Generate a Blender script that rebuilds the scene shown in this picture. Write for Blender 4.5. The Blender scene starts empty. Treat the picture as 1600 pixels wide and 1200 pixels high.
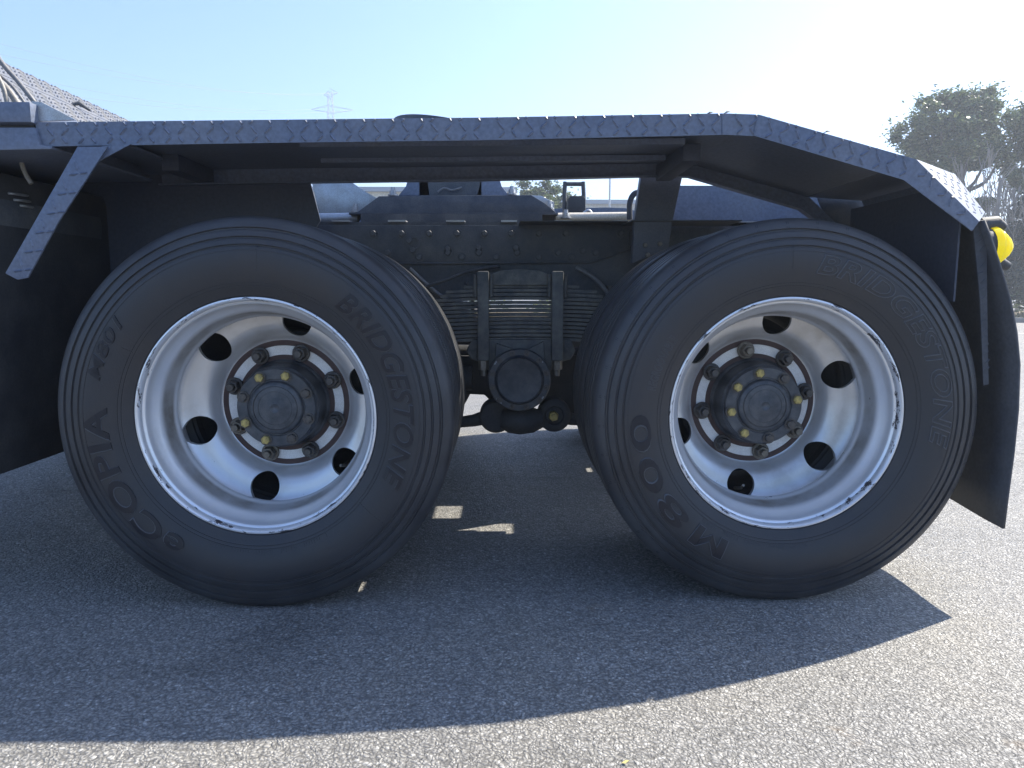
import bpy, bmesh, math, random
from mathutils import Vector, Matrix, noise
random.seed(7)
R = math.radians
S = bpy.context.scene
C = S.collection

# ------------------------------------------------------------------ camera
CAMZ = 0.808
PITCH, YAW, F = 7.2, 0.775, 1109.0
cd = bpy.data.cameras.new('camera')
cam = bpy.data.objects.new('camera', cd); C.objects.link(cam)
cam.location = (0, -1.8, CAMZ)
cam.rotation_euler = (R(90 - PITCH), 0, R(-YAW))
cd.sensor_width = 36; cd.lens = F * 36 / 1600
cd.clip_start = 0.05; cd.clip_end = 3000
S.camera = cam
# ------------------------------------------------------------------ light
SUN = Vector((0.90, 0.455, 1.0)).normalized()          # towards the sun
w = bpy.data.worlds.new('World'); S.world = w; w.use_nodes = True
nt = w.node_tree; bg = nt.nodes['Background']
sky = nt.nodes.new('ShaderNodeTexSky'); sky.sky_type = 'NISHITA'; sky.sun_disc = False
sky.sun_elevation = math.asin(SUN.z)
sky.sun_rotation = math.atan2(SUN.x, SUN.y)
sky.air_density = 1.15; sky.dust_density = 1.0; sky.ozone_density = 3.0
wb = nt.nodes.new('ShaderNodeMix'); wb.data_type = 'RGBA'; wb.blend_type = 'MULTIPLY'; wb.inputs[0].default_value = 1
wb.inputs[7].default_value = (0.83, 0.965, 1.22, 1)          # the camera's cool daylight balance
nt.links.new(sky.outputs[0], wb.inputs[6]); nt.links.new(wb.outputs[2], bg.inputs[0]); bg.inputs[1].default_value = 0.095
sd = bpy.data.lights.new('sun', 'SUN'); sd.energy = 5.0; sd.angle = R(0.5); sd.color = (1.0, 0.93, 0.81)
sun = bpy.data.objects.new('sun', sd); C.objects.link(sun)
sun.rotation_euler = SUN.to_track_quat('Z', 'Y').to_euler(); sun.location = (20, 10, 22)
S.view_settings.view_transform = 'Standard'; S.view_settings.look = 'None'
S.view_settings.gamma = 1; S.view_settings.use_curve_mapping = False
S.view_settings.exposure = 1.36
S.cycles.max_bounces = 8; S.cycles.transparent_max_bounces = 12
CAM_M = cam.rotation_euler.to_matrix()
def ray(px, py):
    return CAM_M @ Vector((px - 800, 600 - py, -F))
def at(px, py, Y=0.0):
    d = ray(px, py); t = (Y + 1.8) / d.y
    return Vector((d.x * t, Y, CAMZ + d.z * t))
def at_dist(px, py, D):
    d = ray(px, py); t = D / d.y
    return Vector((d.x * t, -1.8 + D, CAMZ + d.z * t))

# ------------------------------------------------------------------ materials
def mat(name, col, rough=0.5, metal=0.0, spec=0.5):
    m = bpy.data.materials.new(name); m.use_nodes = True
    p = m.node_tree.nodes['Principled BSDF']
    p.inputs['Base Color'].default_value = (*col, 1); p.inputs['Roughness'].default_value = rough
    p.inputs['Metallic'].default_value = metal; p.inputs['Specular IOR Level'].default_value = spec
    return m
def N(m, t, **kw):
    n = m.node_tree.nodes.new(t)
    for k, v in kw.items():
        if k in n.inputs: n.inputs[k].default_value = v
        else: setattr(n, k, v)
    return n
def L(m, a, b): m.node_tree.links.new(a, b)
def P(m): return m.node_tree.nodes['Principled BSDF']
def ramp(m, src, stops):
    r = N(m, 'ShaderNodeValToRGB'); e = r.color_ramp.elements
    while len(e) > 1: e.remove(e[-1])
    e[0].position = stops[0][0]; e[0].color = (*stops[0][1], 1)
    for pos, c in stops[1:]:
        x = e.new(pos); x.color = (*c, 1)
    L(m, src, r.inputs[0]); return r
def g(v): return (v, v, v)
def dusty(name, col, rough=0.5, metal=0.0, dust=(0.3, 0.29, 0.27), amt=0.3, scale=9, bump=0.1, spec=0.5):
    """painted / bare surface with uneven dust, small grain and roughness change"""
    m = mat(name, col, rough, metal, spec)
    tc = N(m, 'ShaderNodeTexCoord')
    n1 = N(m, 'ShaderNodeTexNoise', Scale=scale, Detail=9.0, Roughness=0.65)
    L(m, tc.outputs['Object'], n1.inputs['Vector'])
    r = ramp(m, n1.outputs[0], [(0.38, g(0)), (0.72, g(amt))])
    n2 = N(m, 'ShaderNodeTexNoise', Scale=scale * 22, Detail=3.0); L(m, tc.outputs['Object'], n2.inputs['Vector'])
    r2 = ramp(m, n2.outputs[0], [(0.3, g(0.82)), (0.7, g(1.15))])
    mx = N(m, 'ShaderNodeMix', data_type='RGBA'); L(m, r.outputs[0], mx.inputs[0])
    mx.inputs[6].default_value = (*col, 1); mx.inputs[7].default_value = (*dust, 1)
    mu = N(m, 'ShaderNodeMix', data_type='RGBA', blend_type='MULTIPLY'); mu.inputs[0].default_value = 1
    L(m, mx.outputs[2], mu.inputs[6]); L(m, r2.outputs[0], mu.inputs[7])
    L(m, mu.outputs[2], P(m).inputs['Base Color'])
    rr = N(m, 'ShaderNodeMapRange'); L(m, n1.outputs[0], rr.inputs[0])
    rr.inputs[3].default_value = max(0.05, rough - 0.12); rr.inputs[4].default_value = min(1, rough + 0.18)
    L(m, rr.outputs[0], P(m).inputs['Roughness'])
    if bump:
        b = N(m, 'ShaderNodeBump', Strength=bump, Distance=0.002); L(m, n2.outputs[0], b.inputs['Height'])
        L(m, b.outputs[0], P(m).inputs['Normal'])
    return m

M = {}
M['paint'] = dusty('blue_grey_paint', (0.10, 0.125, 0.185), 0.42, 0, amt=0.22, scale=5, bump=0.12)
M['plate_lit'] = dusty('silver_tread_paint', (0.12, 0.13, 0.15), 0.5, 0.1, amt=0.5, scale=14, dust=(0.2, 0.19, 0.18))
M['arch'] = dusty('shaded_arch_paint', (0.035, 0.045, 0.075), 0.5, 0, dust=(0.12, 0.12, 0.125), amt=0.3, scale=4, bump=0.1)  # darker copy of the fender paint, the arch shade put into its colour
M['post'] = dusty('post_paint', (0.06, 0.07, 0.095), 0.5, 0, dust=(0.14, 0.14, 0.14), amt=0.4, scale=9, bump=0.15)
M['frame'] = dusty('black_chassis_paint', (0.04, 0.048, 0.062), 0.55, 0, dust=(0.14, 0.14, 0.135), amt=0.6, scale=11, bump=0.25)
M['spring'] = dusty('dusty_spring_steel', (0.06, 0.066, 0.07), 0.6, 0.1, dust=(0.22, 0.21, 0.18), amt=0.8, scale=20, bump=0.4)
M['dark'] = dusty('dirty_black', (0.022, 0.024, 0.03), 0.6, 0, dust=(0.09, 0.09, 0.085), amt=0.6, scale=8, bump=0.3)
M['hub'] = dusty('hub_black', (0.032, 0.039, 0.05), 0.38, 0.2, dust=(0.17, 0.17, 0.17), amt=0.6, scale=26, bump=0.4)
M['nut'] = dusty('nut_steel', (0.06, 0.06, 0.065), 0.38, 0.6, dust=(0.2, 0.17, 0.13), amt=0.6, scale=60, bump=0.3)
M['nut_worn'] = dusty('nut_worn_steel', (0.22, 0.2, 0.17), 0.4, 0.6, dust=(0.1, 0.08, 0.06), amt=0.9, scale=90, bump=0.3)
M['yellow'] = dusty('yellow_passivated_bolt', (0.50, 0.39, 0.13), 0.4, 0.35, dust=(0.12, 0.10, 0.06), amt=0.95, scale=90, bump=0.2)
M['galv'] = dusty('galvanised_metal', (0.42, 0.44, 0.46), 0.4, 0.6, dust=(0.28, 0.26, 0.23), amt=0.7, scale=16, bump=0.2)
M['cream'] = dusty('cream_metal', (0.62, 0.56, 0.45), 0.5, 0.1, amt=0.3)
M['hose'] = dusty('hose_rubber', (0.12, 0.12, 0.125), 0.45, 0, amt=0.4)
M['hose_beige'] = dusty('beige_hose', (0.22, 0.205, 0.18), 0.5, 0, amt=0.4)
M['flap'] = dusty('mud_flap_rubber', (0.03, 0.036, 0.048), 0.62, 0, dust=(0.12, 0.12, 0.12), amt=0.4, scale=5, bump=0.2)
M['brown_ring'] = dusty('dark_red_primer', (0.055, 0.028, 0.026), 0.6, 0, dust=(0.1, 0.07, 0.06), amt=0.4, scale=50)
M['white_ring'] = dusty('bare_wheel_face', (0.85, 0.84, 0.82), 0.5, 0.0, dust=(0.4, 0.36, 0.32), amt=0.35, scale=30, bump=0.2)
M['red'] = mat('red_reflector', (0.5, 0.05, 0.08), 0.3)
M['white'] = mat('white_plastic', (0.32, 0.34, 0.37), 0.4)

def rubber(name, col, scuff):
    m = mat(name, col, 0.5, 0, 0.45)
    tc = N(m, 'ShaderNodeTexCoord')
    # polar streaks: noise stretched round the tyre
    n1 = N(m, 'ShaderNodeTexNoise', Scale=5.0, Detail=8.0, Roughness=0.6); L(m, tc.outputs['Object'], n1.inputs['Vector'])
    n3 = N(m, 'ShaderNodeTexNoise', Scale=220.0, Detail=3.0); L(m, tc.outputs['Object'], n3.inputs['Vector'])
    sep = N(m, 'ShaderNodeSeparateXYZ'); L(m, tc.outputs['Object'], sep.inputs[0])
    ln = N(m, 'ShaderNodeVectorMath', operation='LENGTH')
    cb = N(m, 'ShaderNodeCombineXYZ'); L(m, sep.outputs[0], cb.inputs[0]); L(m, sep.outputs[2], cb.inputs[1])
    L(m, cb.outputs[0], ln.inputs[0])
    # shoulder zone gets the scuffed, dusty look
    zone = N(m, 'ShaderNodeMapRange'); L(m, ln.outputs['Value'], zone.inputs[0])
    zone.inputs[1].default_value = 0.40; zone.inputs[2].default_value = 0.495
    zone.inputs[3].default_value = 0.10; zone.inputs[4].default_value = 1.0
    r1 = ramp(m, n1.outputs[0], [(0.36, g(0)), (0.66, g(1))])
    mu = N(m, 'ShaderNodeMath', operation='MULTIPLY'); L(m, zone.outputs[0], mu.inputs[0]); L(m, r1.outputs[0], mu.inputs[1])
    mu2 = N(m, 'ShaderNodeMath', operation='MULTIPLY'); L(m, mu.outputs[0], mu2.inputs[0]); mu2.inputs[1].default_value = scuff
    mx = N(m, 'ShaderNodeMix', data_type='RGBA'); L(m, mu2.outputs[0], mx.inputs[0])
    mx.inputs[6].default_value = (*col, 1); mx.inputs[7].default_value = (0.16, 0.165, 0.17, 1)
    mp = N(m, 'ShaderNodeMapping'); mp.inputs['Location'].default_value = (4, 2, 9); L(m, tc.outputs['Object'], mp.inputs[0])
    nb = N(m, 'ShaderNodeTexNoise', Scale=2.6, Detail=10.0, Roughness=0.7); L(m, mp.outputs[0], nb.inputs['Vector'])
    rb = ramp(m, nb.outputs[0], [(0.48, g(0)), (0.75, g(0.55))])
    mxb = N(m, 'ShaderNodeMix', data_type='RGBA'); L(m, rb.outputs[0], mxb.inputs[0]); L(m, mx.outputs[2], mxb.inputs[6]); mxb.inputs[7].default_value = (0.055, 0.042, 0.034, 1)
    mx = mxb
    # fine specks of dust
    vs = N(m, 'ShaderNodeTexVoronoi', Scale=70.0); L(m, tc.outputs['Object'], vs.inputs['Vector'])
    rs = ramp(m, vs.outputs['Distance'], [(0.0, g(0.35)), (0.06, g(0))])
    mx2 = N(m, 'ShaderNodeMix', data_type='RGBA'); L(m, rs.outputs[0], mx2.inputs[0]); L(m, mx.outputs[2], mx2.inputs[6])
    mx2.inputs[7].default_value = (0.2, 0.2, 0.2, 1)
    L(m, mx2.outputs[2], P(m).inputs['Base Color'])
    rr = N(m, 'ShaderNodeMapRange'); L(m, n1.outputs[0], rr.inputs[0]); rr.inputs[3].default_value = 0.38; rr.inputs[4].default_value = 0.6
    L(m, rr.outputs[0], P(m).inputs['Roughness'])
    ad = N(m, 'ShaderNodeMath', operation='MULTIPLY'); L(m, n3.outputs[0], ad.inputs[0]); ad.inputs[1].default_value = 1.0
    b = N(m, 'ShaderNodeBump', Strength=0.18, Distance=0.0015); L(m, ad.outputs[0], b.inputs['Height'])
    L(m, b.outputs[0], P(m).inputs['Normal'])
    return m
M['tyre'] = rubber('tyre_rubber', (0.023, 0.024, 0.028), 0.25)
M['letter'] = mat('raised_lettering_rubber', (0.005, 0.007, 0.014), 0.36, 0, 0.4)
M['letter_highlight'] = mat('lettering_edge_highlight', (0.085, 0.09, 0.10), 0.38, 0, 0.6)  # relief highlight put into the colour of the letter edges

def rim_mat(name, seed, rust):
    m = mat(name, (0.55, 0.56, 0.58), 0.34, 0.55, 0.5)
    tc = N(m, 'ShaderNodeTexCoord')
    sep = N(m, 'ShaderNodeSeparateXYZ'); L(m, tc.outputs['Object'], sep.inputs[0])
    mp = N(m, 'ShaderNodeMapping'); mp.inputs['Location'].default_value = (seed, seed * 2, seed)
    L(m, tc.outputs['Object'], mp.inputs[0])
    n1 = N(m, 'ShaderNodeTexNoise', Scale=7.0, Detail=8.0, Roughness=0.6); L(m, mp.outputs[0], n1.inputs['Vector'])
    n2 = N(m, 'ShaderNodeTexNoise', Scale=30.0, Detail=7.0, Roughness=0.75)
    at_ = N(m, 'ShaderNodeMath', operation='ARCTAN2'); L(m, sep.outputs[2], at_.inputs[0]); L(m, sep.outputs[0], at_.inputs[1])
    l0 = N(m, 'ShaderNodeVectorMath', operation='LENGTH'); cb0 = N(m, 'ShaderNodeCombineXYZ'); L(m, sep.outputs[0], cb0.inputs[0]); L(m, sep.outputs[2], cb0.inputs[1]); L(m, cb0.outputs[0], l0.inputs[0])
    c3 = N(m, 'ShaderNodeCombineXYZ'); s3 = N(m, 'ShaderNodeMath', operation='MULTIPLY_ADD'); L(m, at_.outputs[0], s3.inputs[0]); s3.inputs[1].default_value = 0.16; s3.inputs[2].default_value = seed
    r3 = N(m, 'ShaderNodeMath', operation='MULTIPLY'); L(m, l0.outputs['Value'], r3.inputs[0]); r3.inputs[1].default_value = 2.0
    L(m, s3.outputs[0], c3.inputs[0]); L(m, r3.outputs[0], c3.inputs[1]); L(m, sep.outputs[1], c3.inputs[2]); L(m, c3.outputs[0], n2.inputs['Vector'])
    n4 = N(m, 'ShaderNodeTexNoise', Scale=300.0, Detail=2.0); L(m, mp.outputs[0], n4.inputs['Vector'])
    cb = N(m, 'ShaderNodeCombineXYZ'); L(m, sep.outputs[0], cb.inputs[0]); L(m, sep.outputs[2], cb.inputs[1])
    ln = N(m, 'ShaderNodeVectorMath', operation='LENGTH'); L(m, cb.outputs[0], ln.inputs[0])
    # chip zones: outer flange and the lip of the well (radius), by depth y
    ze = ramp(m, ln.outputs['Value'], [(0.243, g(0)), (0.249, g(0.8)), (0.256, g(0.6)), (0.268, g(0.55)), (0.284, g(0.25)), (0.291, g(1)), (0.30, g(1))])
    th = N(m, 'ShaderNodeMapRange'); L(m, ze.outputs[0], th.inputs[0]); th.inputs[3].default_value = 0.80; th.inputs[4].default_value = 0.578
    gt = N(m, 'ShaderNodeMath', operation='GREATER_THAN'); L(m, n2.outputs[0], gt.inputs[0]); L(m, th.outputs[0], gt.inputs[1])
    base = ramp(m, n1.outputs[0], [(0.3, (0.68, 0.69, 0.71)), (0.55, (0.75, 0.75, 0.76)), (0.75, (0.66, 0.65, 0.63))])
    mx = N(m, 'ShaderNodeMix', data_type='RGBA'); L(m, gt.outputs[0], mx.inputs[0]); L(m, base.outputs[0], mx.inputs[6])
    mx.inputs[7].default_value = (0.05, 0.045, 0.05, 1)
    # darker beige band round the barrel by depth, patchy rust grime on the disc
    zr = ramp(m, sep.outputs[1], [(0.058, g(0)), (0.072, g(0.95)), (0.106, g(1.0)), (0.113, g(0.0)), (0.128, g(0)), (0.135, g(rust)), (0.2, g(rust)), (0.25, g(rust * 0.5))])
    rn = ramp(m, n1.outputs[0], [(0.40, g(0.3)), (0.7, g(1))])
    mu = N(m, 'ShaderNodeMath', operation='MULTIPLY'); L(m, zr.outputs[0], mu.inputs[0]); L(m, rn.outputs[0], mu.inputs[1])
    mx2 = N(m, 'ShaderNodeMix', data_type='RGBA'); L(m, mu.outputs[0], mx2.inputs[0]); L(m, mx.outputs[2], mx2.inputs[6])
    mx2.inputs[7].default_value = (0.22, 0.19, 0.155, 1)
    L(m, mx2.outputs[2], P(m).inputs['Base Color'])
    inv = N(m, 'ShaderNodeMapRange'); L(m, gt.outputs[0], inv.inputs[0]); inv.inputs[3].default_value = 0.5; inv.inputs[4].default_value = 0.0
    L(m, inv.outputs[0], P(m).inputs['Metallic'])
    rr = N(m, 'ShaderNodeMapRange'); L(m, n1.outputs[0], rr.inputs[0]); rr.inputs[3].default_value = 0.30; rr.inputs[4].default_value = 0.42
    L(m, rr.outputs[0], P(m).inputs['Roughness'])
    b = N(m, 'ShaderNodeBump', Strength=0.08, Distance=0.001); L(m, n4.outputs[0], b.inputs['Height'])
    L(m, b.outputs[0], P(m).inputs['Normal'])
    return m
M['rim_a'] = rim_mat('silver_wheel_paint_front', 3.1, 0.35)
M['rim_b'] = rim_mat('silver_wheel_paint_rear', 8.7, 0.6)

# ------------------------------------------------------------------ mesh helpers
def link(name, me, m=None, parent=None, loc=None):
    o = bpy.data.objects.new(name, me); C.objects.link(o)
    if m is not None and me is not None and not me.materials: me.materials.append(m)
    if parent is not None: o.parent = parent
    if loc is not None: o.location = loc
    return o
def shade(me, ang=35):
    for p in me.polygons: p.use_smooth = True
    try: me.set_sharp_from_angle(angle=R(ang))
    except Exception: pass
class MB:
    def __init__(s): s.v = []; s.f = []
    def add(s, vs, fs):
        b = len(s.v); s.v += [tuple(v) for v in vs]; s.f += [tuple(i + b for i in f) for f in fs]; return s
    def box(s, a, b, rot=None, piv=None):
        x0, y0, z0 = a; x1, y1, z1 = b
        vs = [Vector(p) for p in ((x0,y0,z0),(x1,y0,z0),(x1,y1,z0),(x0,y1,z0),(x0,y0,z1),(x1,y0,z1),(x1,y1,z1),(x0,y1,z1))]
        if rot is not None:
            pv = Vector(piv) if piv is not None else (Vector(a) + Vector(b)) / 2
            vs = [pv + rot @ (v - pv) for v in vs]
        return s.add(vs, [(0,3,2,1),(4,5,6,7),(0,1,5,4),(1,2,6,5),(2,3,7,6),(3,0,4,7)])
    def prism(s, poly, y0, y1):
        """polygon of (x,z) points extruded from y0 to y1"""
        n = len(poly)
        vs = [(p[0], y0, p[1]) for p in poly] + [(p[0], y1, p[1]) for p in poly]
        fs = [tuple(range(n)), tuple(range(2 * n - 1, n - 1, -1))] + [(i, i + n, (i + 1) % n + n, (i + 1) % n) for i in range(n)]
        return s.add(vs, fs)
    def loft(s, A, B):
        n = len(A)
        return s.add(list(A) + list(B), [tuple(range(n)), tuple(range(2 * n - 1, n - 1, -1))] + [(i, i + n, (i + 1) % n + n, (i + 1) % n) for i in range(n)])
    def tube(s, pts, r, n=10, caps=True):
        pts = [Vector(p) for p in pts]; rs = r if isinstance(r, (list, tuple)) else [r] * len(pts)
        b = len(s.v); up = None
        for i, p in enumerate(pts):
            d = (pts[min(i + 1, len(pts) - 1)] - pts[max(i - 1, 0)]).normalized()
            if up is None: up = d.orthogonal().normalized()
            up = (up - d * up.dot(d)).normalized(); q = d.cross(up)
            for k in range(n):
                a = 2 * math.pi * k / n; s.v.append(tuple(p + (up * math.cos(a) + q * math.sin(a)) * rs[i]))
        for i in range(len(pts) - 1):
            for k in range(n):
                s.f.append((b + i * n + k, b + i * n + (k + 1) % n, b + (i + 1) * n + (k + 1) % n, b + (i + 1) * n + k))
        if caps:
            s.f.append(tuple(b + k for k in reversed(range(n)))); e = b + (len(pts) - 1) * n; s.f.append(tuple(e + k for k in range(n)))
        return s
    def lathe(s, prof, seg=96, c=(0, 0, 0), closed=False, cap0=False, cap1=False):
        """profile of (r, y) turned round the y axis through c"""
        b = len(s.v); n = len(prof)
        for k in range(seg):
            a = 2 * math.pi * k / seg; ca, sa = math.cos(a), math.sin(a)
            for r, y in prof: s.v.append((c[0] + r * ca, c[1] + y, c[2] + r * sa))
        for k in range(seg):
            k2 = (k + 1) % seg
            for i in range(n - 1 if not closed else n):
                j = (i + 1) % n
                s.f.append((b + k * n + i, b + k * n + j, b + k2 * n + j, b + k2 * n + i))
        if cap0: s.f.append(tuple(b + k * n for k in range(seg)))
        if cap1: s.f.append(tuple(b + k * n + n - 1 for k in reversed(range(seg))))
        return s
    def mesh(s, name, m=None, smooth=None, bevel=0, fix=True):
        me = bpy.data.meshes.new(name); me.from_pydata(s.v, [], s.f)
        if fix or bevel:
            bm = bmesh.new(); bm.from_mesh(me)
            bmesh.ops.recalc_face_normals(bm, faces=bm.faces)
            if bevel:
                es = [e for e in bm.edges if len(e.link_faces) == 2 and e.calc_face_angle(0) > R(35)]
                bmesh.ops.bevel(bm, geom=es, offset=bevel, segments=2, profile=0.6, affect='EDGES', clamp_overlap=True)
            bm.to_mesh(me); bm.free()
        if smooth or bevel: shade(me, smooth or 40)
        if m: me.materials.append(m)
        return me
    def build(s, name, m, parent=None, smooth=None, bevel=0, loc=None, fix=True):
        return link(name, s.mesh(name, m, smooth, bevel, fix), None, parent, loc)

def tag(o, label=None, cat=None, group=None, kind=None):
    if label: o['label'] = label
    if cat: o['category'] = cat
    if group: o['group'] = group
    if kind: o['kind'] = kind
    return o
def smooth_path(pts, k=6):
    pts = [Vector(p) for p in pts]; out = []
    for i in range(len(pts) - 1):
        p0 = pts[max(i - 1, 0)]; p1 = pts[i]; p2 = pts[i + 1]; p3 = pts[min(i + 2, len(pts) - 1)]
        for j in range(k):
            t = j / k
            out.append(0.5 * ((2 * p1) + (-p0 + p2) * t + (2 * p0 - 5 * p1 + 4 * p2 - p3) * t * t + (-p0 + 3 * p1 - 3 * p2 + p3) * t ** 3))
    out.append(pts[-1]); return out

# ------------------------------------------------------------------ ground
def asphalt():
    m = mat('asphalt', (0.12, 0.12, 0.12), 0.8, 0, 0.5)
    tc = N(m, 'ShaderNodeTexCoord'); ob = tc.outputs['Object']
    nz = N(m, 'ShaderNodeTexNoise', Scale=30.0, Detail=2.0); L(m, ob, nz.inputs['Vector'])
    # warp so that the stones are not a tidy cell pattern
    wp = N(m, 'ShaderNodeMix', data_type='RGBA', blend_type='LINEAR_LIGHT'); wp.inputs[0].default_value = 0.010
    L(m, ob, wp.inputs[6]); L(m, nz.outputs['Color'], wp.inputs[7])
    v1 = N(m, 'ShaderNodeTexVoronoi', Scale=150.0); L(m, wp.outputs[2], v1.inputs['Vector'])
    v2 = N(m, 'ShaderNodeTexVoronoi', Scale=260.0); L(m, wp.outputs[2], v2.inputs['Vector'])
    n1 = N(m, 'ShaderNodeTexNoise', Scale=1.3, Detail=7.0, Roughness=0.6); L(m, ob, n1.inputs['Vector'])
    n2 = N(m, 'ShaderNodeTexNoise', Scale=400.0, Detail=2.0); L(m, ob, n2.inputs['Vector'])
    sp = N(m, 'ShaderNodeSeparateXYZ'); L(m, v1.outputs['Color'], sp.inputs[0])
    stone = ramp(m, sp.outputs[0], [(0.0, (0.20, 0.197, 0.19)), (0.3, (0.26, 0.255, 0.243)), (0.7, (0.315, 0.307, 0.287)), (0.94, (0.37, 0.362, 0.34)), (1.0, (0.52, 0.51, 0.48))])
    edge = ramp(m, v1.outputs['Distance'], [(0.30, g(1)), (0.65, g(0.55))])
    fine = ramp(m, v2.outputs['Distance'], [(0.1, g(1.12)), (0.7, g(0.75))])
    a = N(m, 'ShaderNodeMix', data_type='RGBA', blend_type='MULTIPLY'); a.inputs[0].default_value = 1; L(m, stone.outputs[0], a.inputs[6]); L(m, edge.outputs[0], a.inputs[7])
    b = N(m, 'ShaderNodeMix', data_type='RGBA', blend_type='MULTIPLY'); b.inputs[0].default_value = 1; L(m, a.outputs[2], b.inputs[6]); L(m, fine.outputs[0], b.inputs[7])
    big = ramp(m, n1.outputs[0], [(0.3, (0.86, 0.87, 0.89)), (0.5, (1, 1, 1)), (0.72, (1.12, 1.09, 1.03))])
    c = N(m, 'ShaderNodeMix', data_type='RGBA', blend_type='MULTIPLY'); c.inputs[0].default_value = 1; L(m, b.outputs[2], c.inputs[6]); L(m, big.outputs[0], c.inputs[7])
    # a few ochre stains
    n5 = N(m, 'ShaderNodeTexNoise', Scale=6.0, Detail=5.0); L(m, ob, n5.inputs['Vector'])
    st = ramp(m, n5.outputs[0], [(0.68, g(0)), (0.76, g(0.5))])
    d = N(m, 'ShaderNodeMix', data_type='RGBA'); L(m, st.outputs[0], d.inputs[0]); L(m, c.outputs[2], d.inputs[6]); d.inputs[7].default_value = (0.21, 0.155, 0.10, 1)
    n6 = N(m, 'ShaderNodeTexNoise', Scale=2.3, Detail=9.0, Roughness=0.62, Distortion=0.4); mp6 = N(m, 'ShaderNodeMapping'); mp6.inputs['Location'].default_value = (7, 3, 0); mp6.inputs['Scale'].default_value = (0.5, 1.0, 1); L(m, ob, mp6.inputs[0]); L(m, mp6.outputs[0], n6.inputs['Vector'])
    oil = ramp(m, n6.outputs[0], [(0.30, g(0.72)), (0.42, g(1)), (0.6, g(1)), (0.72, g(1.08))])
    e6 = N(m, 'ShaderNodeMix', data_type='RGBA', blend_type='MULTIPLY'); e6.inputs[0].default_value = 1; L(m, d.outputs[2], e6.inputs[6]); L(m, oil.outputs[0], e6.inputs[7]); d = e6
    L(m, d.outputs[2], P(m).inputs['Base Color'])
    rr = ramp(m, sp.outputs[1], [(0.0, g(0.38)), (0.25, g(0.6)), (1.0, g(0.85))]); L(m, rr.outputs[0], P(m).inputs['Roughness'])
    h1 = N(m, 'ShaderNodeMath', operation='MULTIPLY_ADD'); L(m, v1.outputs['Distance'], h1.inputs[0]); h1.inputs[1].default_value = -1.0
    L(m, sp.outputs[2], h1.inputs[2])
    h2 = N(m, 'ShaderNodeMath', operation='MULTIPLY_ADD'); L(m, v2.outputs['Distance'], h2.inputs[0]); h2.inputs[1].default_value = -0.35
    L(m, h1.outputs[0], h2.inputs[2])
    bp = N(m, 'ShaderNodeBump', Strength=0.85, Distance=0.0033); L(m, h2.outputs[0], bp.inputs['Height'])
    L(m, bp.outputs[0], P(m).inputs['Normal'])
    return m
M['asphalt'] = asphalt()
gr = MB(); gr.add([(-600, -60, 0), (600, -60, 0), (600, 900, 0), (-600, 900, 0)], [(0, 1, 2, 3)])
tag(gr.build('asphalt_yard', M['asphalt']), kind='structure')

# ------------------------------------------------------------------ the tractor unit (one thing)
ROOT = Vector((0, 1.22, 0))
truck = bpy.data.objects.new('tractor_truck', None); C.objects.link(truck); truck.location = ROOT
tag(truck, 'blue grey tandem axle tractor truck with tread plate fender over two silver wheels', 'truck')
def part(name, mb, m, smooth=None, bevel=0, label=None, fix=True, kind=None):
    """one part of the truck, built in world coordinates"""
    o = mb.build(name, m, truck, smooth, bevel, loc=-ROOT, fix=fix)
    return tag(o, label, kind=kind)
def sub(name, mb, m, parent, smooth=None, bevel=0, fix=True, kind=None):
    """a sub-part built in the same coordinates as its part"""
    return tag(mb.build(name, m, parent, smooth, bevel, fix=fix), kind=kind)

K = 1.018
# outer sidewall and tread profile (r, y); y = 0 is the wheel's outer flange plane
WALL = [(0.297, 0.014), (0.3015, 0.002), (0.307, -0.006), (0.318, -0.011), (0.335, -0.019), (0.36, -0.028), (0.385, -0.032), (0.405, -0.0325), (0.420, -0.031),
        (0.4245, -0.0295), (0.4262, -0.0265), (0.4290, -0.0265), (0.4310, -0.0295), (0.4400, -0.0275), (0.4430, -0.0258), (0.4448, -0.0215), (0.4480, -0.0210), (0.4500, -0.0250),
        (0.4600, -0.0225), (0.4640, -0.0200), (0.4660, -0.0140), (0.4700, -0.0135), (0.4725, -0.0180), (0.4800, -0.0150), (0.4900, -0.0080), (0.4965, 0.0000), (0.4995, 0.0090)]
TREAD = [(0.500, 0.020), (0.5005, 0.048), (0.487, 0.050), (0.487, 0.060), (0.5008, 0.062), (0.501, 0.092), (0.487, 0.094), (0.487, 0.104), (0.501, 0.106),
         (0.501, 0.134), (0.487, 0.136), (0.487, 0.146), (0.501, 0.148), (0.5005, 0.178), (0.487, 0.180), (0.487, 0.190), (0.5003, 0.192), (0.4995, 0.222)]
INNER = [(0.493, 0.236), (0.475, 0.250), (0.44, 0.262), (0.40, 0.266), (0.35, 0.258), (0.31, 0.238), (0.297, 0.222)]
def wall_y(r):
    if r <= WALL[0][0]: return WALL[0][1]
    for (a, ya), (b, yb) in zip(WALL, WALL[1:]):
        if a <= r <= b: return ya + (yb - ya) * (r - a) / max(1e-6, b - a)
    return WALL[-1][1]
def tyre_mesh(shoulder_cut):
    mb = MB(); seg = 180
    mb.lathe(WALL + TREAD + INNER, seg)
    n = len(WALL + TREAD + INNER)
    # weight flattens the tyre a little where it stands
    for i, (x, y, z) in enumerate(mb.v):
        if z < -0.44:
            zz = max(z, -0.4985); bul = max(0, (-0.44 - z)) * 0.12
            mb.v[i] = (x, y - bul if y < 0.12 else y + bul, zz)
    return mb.mesh('tyre', M['tyre'], smooth=28)
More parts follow.
